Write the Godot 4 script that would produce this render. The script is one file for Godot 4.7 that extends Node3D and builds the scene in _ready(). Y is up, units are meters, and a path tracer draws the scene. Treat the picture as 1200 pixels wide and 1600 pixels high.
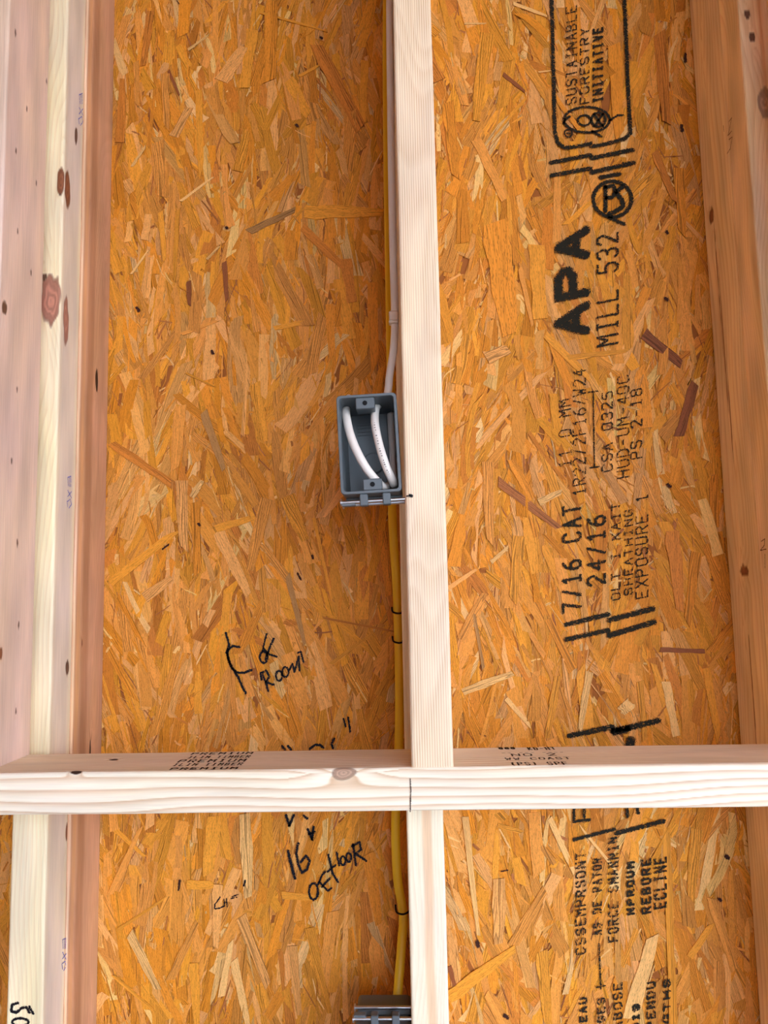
extends Node3D
# A stud wall with oriented strand board behind it, seen from crouching height in an unfinished room.
# Metres; the camera stands at the origin, the floor is at FLOOR, the wall is about 0.97 m ahead (-z).

const FLOOR := -0.88
const CEILING := 1.56
const SHEATHING := 0.972      # distance of the panel's face
const BACK_STUD := 0.883      # front of the studs nailed to the panel
const FURRING := 0.832        # front of the furring strips on those studs
const FRONT := 0.722          # front of the inner frame

const BIG_STRANDS := [
	[-0.2247,0.7189,0.0611,0.0224,-0.6061,5], [-0.2728,0.7538,0.0437,0.004,-0.9252,1], [-0.2051,0.7228,0.1022,0.0176,3.0116,2], [-0.2701,0.625,0.1369,0.0112,-3.1053,2],
	[-0.2961,0.6394,0.0496,0.0144,-0.4454,5], [-0.3164,0.6703,0.097,0.0128,-3.0872,0], [-0.3258,0.5741,0.0879,0.0208,-3.0819,0], [-0.3533,0.5932,0.0385,0.004,-0.5574,1],
	[-0.3445,0.7599,0.0892,0.0128,3.0252,3], [-0.3066,0.696,0.0427,0.0048,-2.7567,4], [-0.2127,0.5971,0.0689,0.0176,-0.2276,2], [-0.2739,0.5434,0.0579,0.004,-0.9466,1],
	[-0.3565,0.6975,0.0745,0.008,-3.0809,0], [-0.3782,0.6618,0.1104,0.0144,-0.0078,3], [-0.1746,0.7516,0.1257,0.0208,3.1018,7], [-0.1368,0.6677,0.0648,0.0192,-2.6824,2],
	[-0.084,0.6803,0.1445,0.0208,-2.7079,3], [-0.0496,0.6679,0.1067,0.0112,3.0993,2], [-0.1463,0.7783,0.105,0.004,-1.9111,2], [-0.1217,0.705,0.0351,0.0048,-1.0975,2],
	[-0.081,0.5021,0.1164,0.0224,-1.6493,2], [-0.1743,0.4948,0.0769,0.0112,-1.1596,6], [-0.1048,0.454,0.0908,0.0128,-2.3881,3], [-0.1455,0.3537,0.0576,0.0072,-1.396,2],
	[-0.0978,0.3433,0.0829,0.0128,-3.1053,7], [-0.0732,0.4072,0.0717,0.016,-3.0181,3], [-0.0423,0.3493,0.1322,0.016,-3.1301,7], [-0.3412,0.4949,0.0436,0.0112,-0.1256,5],
	[-0.3193,0.4774,0.0776,0.008,-3.0434,2], [-0.3021,0.4671,0.1101,0.0072,3.0879,2], [-0.2523,0.4543,0.0264,0.004,-0.7383,1], [-0.3492,0.4453,0.042,0.0032,-0.617,1],
	[-0.2834,0.4001,0.0384,0.0072,-3.0693,4], [-0.2353,0.4153,0.0586,0.008,-3.0685,4], [-0.27,0.3538,0.0553,0.0056,-1.2233,0], [-0.2685,0.2838,0.0516,0.0032,-2.0431,2],
	[-0.3446,0.1764,0.1022,0.0128,-2.1829,3], [-0.2516,0.2029,0.0867,0.012,-2.8193,6], [-0.2974,0.2059,0.0951,0.0176,3.0623,0], [-0.3415,0.0564,0.1195,0.0128,-0.9146,2],
	[-0.2901,0.1057,0.1037,0.0192,-3.1028,5], [-0.2716,0.0796,0.1006,0.0144,-3.0959,7], [-0.2265,0.0459,0.0972,0.0176,-2.712,5], [-0.2256,0.0965,0.0524,0.012,-1.2971,2],
	[-0.2715,0.1425,0.0276,0.0096,-0.5592,1], [-0.3203,0.0181,0.0504,0.016,-0.9257,5], [-0.1448,0.0999,0.0733,0.0224,-2.7293,2], [-0.1939,0.0798,0.1112,0.02,2.9176,0],
	[-0.112,0.0479,0.1264,0.0048,-2.9365,2], [-0.0319,0.0426,0.0852,0.0192,-3.0316,7], [-0.0686,-0.0334,0.1017,0.0032,-1.7765,3], [-0.0776,-0.0622,0.0751,0.0056,-0.9442,2],
	[-0.1471,-0.0139,0.0953,0.008,-2.9132,6], [0.122,0.4057,0.1638,0.0384,-3.0784,7], [0.1708,0.395,0.1198,0.0224,-3.1295,2], [0.1538,0.3796,0.0842,0.0072,-2.9871,0],
	[0.1139,0.3067,0.0337,0.02,-1.1388,5], [0.1498,0.6741,0.041,0.0064,-2.3456,4], [0.1075,0.6826,0.1509,0.0208,3.0001,2], [0.0662,0.5985,0.1221,0.0176,-3.0477,7],
	[0.1169,0.5507,0.1103,0.0144,-2.7487,0], [0.1755,0.7775,0.0528,0.0056,-2.0188,1], [0.1024,0.7618,0.0333,0.0032,-1.622,1], [0.1913,0.6884,0.0178,0.0024,-1.5168,1],
	[0.1454,0.1103,0.1076,0.0128,-2.2744,8], [0.1735,0.1203,0.0398,0.0104,-1.1127,1], [0.0968,0.111,0.1208,0.0176,3.1324,0], [0.1386,0.1427,0.0596,0.0128,-2.71,7],
	[0.1089,0.05,0.0344,0.0064,-0.8615,1], [0.1286,0.03,0.1022,0.0176,3.0405,2], [0.0608,0.0198,0.0464,0.0064,-1.0174,5], [0.3233,0.3061,0.067,0.016,-2.293,4],
	[0.3484,0.2259,0.0766,0.0144,2.7967,4], [0.0902,-0.1057,0.0726,0.0112,-1.2319,1], [0.1233,-0.1421,0.0498,0.0072,-2.4308,1], [0.1643,-0.14,0.0835,0.0112,2.9308,2],
	[0.2031,-0.1337,0.0851,0.0112,2.9299,1], [0.3269,-0.0724,0.0643,0.0064,-1.6251,4], [0.3739,-0.0567,0.0547,0.0112,-0.7293,7], [0.3568,-0.1353,0.0974,0.0112,-3.0278,2],
	[0.0783,-0.056,0.073,0.0048,-3.0036,6], [-0.3569,-0.2871,0.0655,0.0072,-2.3036,2], [-0.2517,-0.294,0.0762,0.0208,3.0318,2], [-0.2089,-0.3101,0.1074,0.0176,-3.0928,1],
	[-0.3342,-0.4268,0.0818,0.0128,-2.6581,1], [-0.2844,-0.4159,0.0819,0.0112,-0.4728,0], [-0.2718,-0.4644,0.0816,0.0144,-3.1079,2], [-0.3352,-0.372,0.0809,0.0048,-1.0141,2],
	[-0.246,-0.3743,0.0804,0.0144,3.0767,5], [-0.2651,-0.3392,0.0389,0.0128,-1.5785,2], [-0.1996,-0.4151,0.0928,0.0144,-2.7369,5], [-0.2343,-0.4359,0.0702,0.0096,-0.1858,1],
	[-0.2168,-0.4635,0.0826,0.0112,-2.9283,1], [-0.3453,-0.4625,0.0679,0.0048,-2.2462,2], [-0.1454,-0.3551,0.0464,0.0096,-1.6883,2], [-0.3575,-0.3116,0.0965,0.008,-0.4393,0],
	[0.0611,-0.3347,0.1631,0.0088,-3.0537,1], [0.0678,-0.4436,0.1086,0.0176,-0.9942,2], [0.1427,-0.4585,0.0948,0.016,-3.0594,2], [0.0915,-0.3753,0.0814,0.0192,3.1046,5],
	[0.1271,-0.3803,0.0845,0.0144,-0.5922,0], [0.0346,-0.446,0.0287,0.0064,-2.8806,4], [0.1385,-0.2958,0.0828,0.016,-3.1288,0], [0.1699,-0.3009,0.0779,0.008,-2.7471,1],
	[0.1084,-0.2784,0.0381,0.0072,-1.8153,2], [0.2536,-0.4469,0.1071,0.0208,-0.3348,1], [0.2901,-0.3894,0.2329,0.0112,3.113,2], [0.213,-0.305,0.0786,0.004,0.6691,1],
	[0.2534,-0.1385,0.0137,0.0208,0.6754,1], [0.3217,-0.324,0.095,0.0176,2.9841,2], [0.3507,-0.3993,0.0884,0.0128,-2.8706,0], [0.3246,-0.4065,0.0532,0.0096,-0.6502,2],
	[-0.1505,-0.4504,0.0935,0.0128,-3.0281,5], [-0.1139,-0.4183,0.1019,0.0176,2.9785,0], [-0.0575,-0.3464,0.0881,0.016,-3.0307,7], [-0.1219,-0.4397,0.1181,0.0128,-2.8936,2],
	[0.0086,0.2276,0.0845,0.008,0.1679,0], [0.0732,-0.0237,0.0704,0.0128,-0.4963,0], [0.2366,0.7376,0.0827,0.0144,0.0033,7], [0.2851,0.6582,0.1443,0.0208,-3.137,7],
	[0.3443,0.6734,0.1445,0.0192,3.1399,3], [0.3585,0.4998,0.1131,0.016,-3.1314,7], [0.2419,0.3012,0.0896,0.008,-1.4636,2], [0.2053,0.2963,0.0923,0.0112,-2.4143,2],
	[0.3402,0.5353,0.0849,0.0112,-2.805,3], [0.3214,0.0261,0.1098,0.0208,-3.132,3], [0.3413,0.0022,0.1102,0.0144,2.9731,7], [0.273,-0.1424,0.0757,0.0096,-3.0974,2],
	[0.3072,-0.1441,0.0786,0.0112,-3.0074,1],
]
const PANEL_TEXT := [
	["SUSTAINABLE", Vector3(0.2164, 0.6385, -0.968), Vector3(0.0067, 0.1431, 0), Vector3(0.0151, 0.0026, 0), 0.0019, 0.2],
	["FORESTRY", Vector3(0.2349, 0.6389, -0.968), Vector3(0.0054, 0.1108, 0), Vector3(0.0126, 0.0021, 0), 0.0019, 0.2],
	["INITIATIVE", Vector3(0.2516, 0.6397, -0.968), Vector3(0.0055, 0.1089, 0), Vector3(0.0142, 0.0024, 0), 0.0029, 0.12],
	["APA", Vector3(0.1872, 0.3198, -0.968), Vector3(0.0071, 0.1511, 0), Vector3(0.0456, 0.0078, 0), 0.0115, 0.05],
	["MILL 532", Vector3(0.24, 0.3089, -0.968), Vector3(0.0079, 0.153, 0), Vector3(0.0284, 0.0048, 0), 0.0029, 0.16],
	["11.0 MM", Vector3(0.1854, 0.1552, -0.968), Vector3(0.0041, 0.09, 0), Vector3(0.016, 0.0027, 0), 0.0016, 0.22],
	["1R22/2F16/W24", Vector3(0.2011, 0.1192, -0.968), Vector3(0.0079, 0.1643, 0), Vector3(0.0167, 0.0028, 0), 0.0016, 0.2],
	["CSA O325", Vector3(0.2382, 0.1482, -0.968), Vector3(0.0055, 0.1053, 0), Vector3(0.0143, 0.0024, 0), 0.0016, 0.15],
	["HUD-UM-40C", Vector3(0.2567, 0.1395, -0.968), Vector3(0.0072, 0.134, 0), Vector3(0.0159, 0.0027, 0), 0.0016, 0.2],
	["PS 2-18", Vector3(0.2746, 0.1633, -0.968), Vector3(0.0052, 0.0931, 0), Vector3(0.0151, 0.0026, 0), 0.0016, 0.18],
	["7/16 CAT", Vector3(0.1811, -0.0259, -0.968), Vector3(0.0065, 0.1374, 0), Vector3(0.0243, 0.0041, 0), 0.0034, 0.13],
	["24/16", Vector3(0.213, 0.0063, -0.968), Vector3(0.0046, 0.0909, 0), Vector3(0.0235, 0.004, 0), 0.0032, 0.14],
	["OLT I KAIT", Vector3(0.2417, -0.0111, -0.968), Vector3(0.0065, 0.1231, 0), Vector3(0.0117, 0.002, 0), 0.0016, 0.2],
	["SHEATHING", Vector3(0.2576, -0.0052, -0.968), Vector3(0.006, 0.1088, 0), Vector3(0.0109, 0.0019, 0), 0.0016, 0.2],
	["EXPOSURE 1", Vector3(0.2713, -0.0098, -0.968), Vector3(0.0075, 0.1319, 0), Vector3(0.0156, 0.0027, 0), 0.0017, 0.18],
	["CSSEMPRSONT", Vector3(0.1786, -0.4225, -0.968), Vector3(0.0057, 0.118, 0), Vector3(0.0127, 0.0022, 0), 0.002, 0.2],
	["AS DE PATOR", Vector3(0.1997, -0.4011, -0.968), Vector3(0.0045, 0.0893, 0), Vector3(0.0112, 0.0019, 0), 0.002, 0.2],
	["FORCE SNANNIN", Vector3(0.2172, -0.4085, -0.968), Vector3(0.0063, 0.1204, 0), Vector3(0.0127, 0.0022, 0), 0.002, 0.22],
	["NPROUM", Vector3(0.2404, -0.3784, -0.968), Vector3(0.0034, 0.0627, 0), Vector3(0.0097, 0.0016, 0), 0.0026, 0.12],
	["REBORE", Vector3(0.2575, -0.3773, -0.968), Vector3(0.0037, 0.0648, 0), Vector3(0.0119, 0.002, 0), 0.0026, 0.12],
	["ECLINE", Vector3(0.2727, -0.3719, -0.968), Vector3(0.0036, 0.0605, 0), Vector3(0.0149, 0.0025, 0), 0.0023, 0.15],
	["NOUVEAU", Vector3(0.1776, -0.5363, -0.968), Vector3(0.0034, 0.0696, 0), Vector3(0.0096, 0.0016, 0), 0.0023, 0.16],
	["ENGAGES", Vector3(0.1981, -0.5363, -0.968), Vector3(0.0035, 0.0689, 0), Vector3(0.0096, 0.0016, 0), 0.002, 0.18],
	["PINABOSE", Vector3(0.2164, -0.5365, -0.968), Vector3(0.0046, 0.0857, 0), Vector3(0.011, 0.0019, 0), 0.002, 0.18],
	["BOIS", Vector3(0.2395, -0.5156, -0.968), Vector3(0.0023, 0.0417, 0), Vector3(0.0088, 0.0015, 0), 0.003, 0.08],
	["SUSPENDU", Vector3(0.2544, -0.5365, -0.968), Vector3(0.005, 0.087, 0), Vector3(0.011, 0.0019, 0), 0.0023, 0.16],
	["LENGTHS", Vector3(0.2733, -0.5363, -0.968), Vector3(0.0054, 0.0904, 0), Vector3(0.0088, 0.0015, 0), 0.0023, 0.16],
]
const GRADE_STAMPS := [
	["PREMIUM", Vector3(-0.2282, -0.1535, -0.7349), Vector3(0.065, 0, 0), Vector3(0, 0, 0.0096), 0.0018, 0.08],
	["ILIM TIMBER", Vector3(-0.2309, -0.1535, -0.7532), Vector3(0.0677, 0, 0), Vector3(0, 0, 0.0115), 0.0014, 0.08],
	["PREMIUM", Vector3(-0.2308, -0.1535, -0.7707), Vector3(0.0679, 0, 0), Vector3(0, 0, 0.0135), 0.0018, 0.08],
	["ILIM TIMBER", Vector3(-0.2265, -0.1535, -0.7871), Vector3(0.0632, 0, 0), Vector3(0, 0, 0.011), 0.0014, 0.08],
	["PREMIUM", Vector3(-0.2282, -0.1535, -0.8048), Vector3(0.0647, 0, 0), Vector3(0, 0, 0.0115), 0.0018, 0.08],
	["OOO", Vector3(0.0813, -0.1535, -0.81), Vector3(0.0178, 0, 0), Vector3(0, 0, 0.0113), 0.0022, 0.08],
	["KD-HT", Vector3(0.1097, -0.1535, -0.808), Vector3(0.0289, 0, 0), Vector3(0, 0, 0.0146), 0.0016, 0.08],
	["-- --- ----", Vector3(0.0815, -0.1535, -0.7843), Vector3(0.0617, 0, 0), Vector3(0, 0, 0.0062), 0.0012, 0.08],
	["NO 2", Vector3(0.0898, -0.1535, -0.7774), Vector3(0.0455, 0, 0), Vector3(0, 0, 0.012), 0.0017, 0.08],
	["WW COAST", Vector3(0.0818, -0.1535, -0.7585), Vector3(0.0628, 0, 0), Vector3(0, 0, 0.01), 0.0014, 0.08],
	["(PS) SPF", Vector3(0.0836, -0.1535, -0.7384), Vector3(0.0539, 0, 0), Vector3(0, 0, 0.0135), 0.0016, 0.08],
]
const BARK_SPECKS := [
	[[Vector2(-0.3151, 0.0658), Vector2(-0.3078, 0.0713)], 0.0022],
	[[Vector2(-0.2696, 0.0971), Vector2(-0.268, 0.0947)], 0.003],
	[[Vector2(-0.1442, 0.0314), Vector2(-0.1402, 0.0241)], 0.0026],
	[[Vector2(-0.2901, -0.3345), Vector2(-0.2915, -0.3448)], 0.0026],
	[[Vector2(0.0956, -0.3274), Vector2(0.1032, -0.326)], 0.0016],
	[[Vector2(0.0648, -0.4066), Vector2(0.0654, -0.4109)], 0.0045],
	[[Vector2(0.094, -0.4881), Vector2(0.0969, -0.4902)], 0.004],
	[[Vector2(-0.3032, 0.8156), Vector2(-0.2996, 0.8107)], 0.0012],
	[[Vector2(-0.2341, 0.4884), Vector2(-0.2333, 0.4875)], 0.004],
	[[Vector2(-0.3522, 0.3826), Vector2(-0.3496, 0.379)], 0.004],
	[[Vector2(-0.2532, 0.3207), Vector2(-0.2515, 0.318)], 0.004],
	[[Vector2(0.3304, 0.3709), Vector2(0.3327, 0.3683)], 0.004],
	[[Vector2(0.3192, 0.1313), Vector2(0.3214, 0.1289)], 0.004],
	[[Vector2(0.3604, -0.3123), Vector2(0.3618, -0.3137)], 0.005],
	[[Vector2(0.349, -0.3604), Vector2(0.3504, -0.3618)], 0.0035],
	[[Vector2(-0.1065, 0.752), Vector2(-0.1048, 0.75)], 0.003],
	[[Vector2(-0.1405, 0.6277), Vector2(-0.1388, 0.6258)], 0.0035],
	[[Vector2(0.365, 0.6038), Vector2(0.3654, 0.5967)], 0.004],
	[[Vector2(0.3762, 0.7039), Vector2(0.3755, 0.6931)], 0.0035],
	[[Vector2(0.3373, 0.4595), Vector2(0.3381, 0.4578)], 0.004],
	[[Vector2(-0.1255, 0.0534), Vector2(-0.1247, 0.0501)], 0.003],
]
const PANEL_BARS := [
	[[Vector2(0.2071, 0.8458), Vector2(0.2047, 0.7899), Vector2(0.2023, 0.6797), Vector2(0.2006, 0.6032), Vector2(0.2032, 0.5879), Vector2(0.212, 0.5795), Vector2(0.227, 0.5807), Vector2(0.2463, 0.5842)], 0.005],
	[[Vector2(0.2469, 0.5798), Vector2(0.2687, 0.5832), Vector2(0.2897, 0.5885), Vector2(0.2984, 0.5961), Vector2(0.2987, 0.648), Vector2(0.3011, 0.7848), Vector2(0.3025, 0.8406)], 0.005],
	[[Vector2(0.1937, 0.5599), Vector2(0.2455, 0.5683)], 0.0055],
	[[Vector2(0.247, 0.5638), Vector2(0.2996, 0.573)], 0.006],
	[[Vector2(0.1937, 0.5423), Vector2(0.2446, 0.5498)], 0.0055],
	[[Vector2(0.246, 0.5444), Vector2(0.3003, 0.5553)], 0.006],
	[[Vector2(0.1859, -0.0385), Vector2(0.237, -0.0271)], 0.0055],
	[[Vector2(0.2382, -0.0341), Vector2(0.2915, -0.0212)], 0.0065],
	[[Vector2(0.1851, -0.0563), Vector2(0.236, -0.0464)], 0.0055],
	[[Vector2(0.2372, -0.0526), Vector2(0.2921, -0.0375)], 0.0065],
	[[Vector2(0.1836, -0.1714), Vector2(0.2353, -0.1616)], 0.006],
	[[Vector2(0.2366, -0.1669), Vector2(0.2906, -0.1549)], 0.0065],
	[[Vector2(0.2374, -0.1669), Vector2(0.2528, -0.1642)], 0.009],
	[[Vector2(0.1833, -0.2917), Vector2(0.2314, -0.2804)], 0.004],
	[[Vector2(0.2334, -0.2849), Vector2(0.2898, -0.2715)], 0.005],
	[[Vector2(0.1853, -0.2498), Vector2(0.1842, -0.2711), Vector2(0.2033, -0.2691)], 0.003],
	[[Vector2(0.1974, -0.2499), Vector2(0.1966, -0.2669)], 0.003],
	[[Vector2(0.2467, -0.2468), Vector2(0.248, -0.2659)], 0.004],
	[[Vector2(0.2592, -0.2528), Vector2(0.2603, -0.2617)], 0.004],
	[[Vector2(0.2565, -0.1785), Vector2(0.2547, -0.1844)], 0.011],
	[[Vector2(0.2331, 0.252), Vector2(0.2298, 0.1555)], 0.0016],
	[[Vector2(0.2274, 0.2514), Vector2(0.2387, 0.2527)], 0.0016],
	[[Vector2(0.2242, 0.1549), Vector2(0.2354, 0.1562)], 0.0016],
	[[Vector2(0.2067, -0.4095), Vector2(0.2064, -0.4589)], 0.0016],
	[[Vector2(0.2013, -0.4575), Vector2(0.2118, -0.4554)], 0.0016],
]
const PANEL_EMBLEMS := [
	[[Vector2(0.2729, 0.616), Vector2(0.2718, 0.6214), Vector2(0.2682, 0.6263), Vector2(0.2623, 0.6305), Vector2(0.2547, 0.6336), Vector2(0.2461, 0.6351), Vector2(0.2371, 0.6352), Vector2(0.2287, 0.6336), Vector2(0.2216, 0.6306), Vector2(0.2163, 0.6264), Vector2(0.2134, 0.6214), Vector2(0.2132, 0.6161), Vector2(0.2156, 0.6109), Vector2(0.2204, 0.6063), Vector2(0.2272, 0.6026), Vector2(0.2355, 0.6003), Vector2(0.2443, 0.5995), Vector2(0.2531, 0.6003), Vector2(0.2609, 0.6026), Vector2(0.2672, 0.6062), Vector2(0.2713, 0.6108), Vector2(0.2729, 0.616)], 0.0034],
	[[Vector2(0.2128, 0.6143), Vector2(0.2155, 0.6196), Vector2(0.2207, 0.6229)], 0.0034],
	[[Vector2(0.2479, 0.6163), Vector2(0.2473, 0.6192), Vector2(0.2454, 0.6217), Vector2(0.2425, 0.6233), Vector2(0.2391, 0.6238), Vector2(0.2357, 0.623), Vector2(0.2331, 0.6212), Vector2(0.2315, 0.6185), Vector2(0.2314, 0.6155), Vector2(0.2327, 0.6128), Vector2(0.2351, 0.6107), Vector2(0.2384, 0.6096), Vector2(0.2418, 0.6098), Vector2(0.2449, 0.6111), Vector2(0.247, 0.6134), Vector2(0.2479, 0.6163)], 0.0029],
	[[Vector2(0.2671, 0.6163), Vector2(0.2665, 0.6203), Vector2(0.2644, 0.6237), Vector2(0.2612, 0.6259), Vector2(0.2575, 0.6265), Vector2(0.2538, 0.6254), Vector2(0.2508, 0.6228), Vector2(0.2491, 0.6192), Vector2(0.2489, 0.6151), Vector2(0.2502, 0.6113), Vector2(0.2529, 0.6084), Vector2(0.2565, 0.607), Vector2(0.2603, 0.6073), Vector2(0.2637, 0.6091), Vector2(0.2661, 0.6123), Vector2(0.2671, 0.6163)], 0.0034],
	[[Vector2(0.2525, 0.625), Vector2(0.2633, 0.6075)], 0.0029],
	[[Vector2(0.2642, 0.6245), Vector2(0.2525, 0.608)], 0.0029],
	[[Vector2(0.2728, 0.6151), Vector2(0.2832, 0.6218), Vector2(0.2906, 0.6215)], 0.0029],
	[[Vector2(0.2229, 0.5995), Vector2(0.2226, 0.6017), Vector2(0.2215, 0.6036), Vector2(0.2197, 0.6048), Vector2(0.2177, 0.6051), Vector2(0.2157, 0.6045), Vector2(0.214, 0.6031), Vector2(0.2131, 0.6011), Vector2(0.213, 0.5989), Vector2(0.2138, 0.5968), Vector2(0.2152, 0.5952), Vector2(0.2172, 0.5945), Vector2(0.2192, 0.5946), Vector2(0.2211, 0.5956), Vector2(0.2224, 0.5974), Vector2(0.2229, 0.5995)], 0.0021],
	[[Vector2(0.2154, 0.5999), Vector2(0.2204, 0.5996)], 0.0018],
	[[Vector2(0.2488, 0.601), Vector2(0.2609, 0.5934)], 0.0032],
	[[Vector2(0.295, 0.5055), Vector2(0.2946, 0.5116), Vector2(0.2926, 0.5174), Vector2(0.2893, 0.5225), Vector2(0.2847, 0.5266), Vector2(0.2793, 0.5295), Vector2(0.2733, 0.5309), Vector2(0.2671, 0.5308), Vector2(0.2611, 0.5291), Vector2(0.2557, 0.526), Vector2(0.2512, 0.5217), Vector2(0.248, 0.5165), Vector2(0.2462, 0.5106), Vector2(0.2459, 0.5045), Vector2(0.2471, 0.4985), Vector2(0.2498, 0.493), Vector2(0.2538, 0.4884), Vector2(0.2588, 0.4849), Vector2(0.2646, 0.4828), Vector2(0.2707, 0.4822), Vector2(0.2768, 0.4831), Vector2(0.2825, 0.4854), Vector2(0.2875, 0.4891), Vector2(0.2914, 0.4939), Vector2(0.2939, 0.4995), Vector2(0.295, 0.5055)], 0.0047],
	[[Vector2(0.2623, 0.5235), Vector2(0.2606, 0.4904)], 0.0052],
	[[Vector2(0.2623, 0.5235), Vector2(0.2722, 0.5248), Vector2(0.2751, 0.516), Vector2(0.2706, 0.5092), Vector2(0.2615, 0.5087)], 0.0052],
	[[Vector2(0.2836, 0.5226), Vector2(0.2751, 0.516), Vector2(0.2827, 0.5052), Vector2(0.2839, 0.4964), Vector2(0.2737, 0.4898), Vector2(0.2653, 0.4867)], 0.0059],
	[[Vector2(0.2564, 0.5369), Vector2(0.2813, 0.5403)], 0.0052],
	[[Vector2(0.265, 0.4815), Vector2(0.2834, 0.4721)], 0.0046],
]
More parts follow.
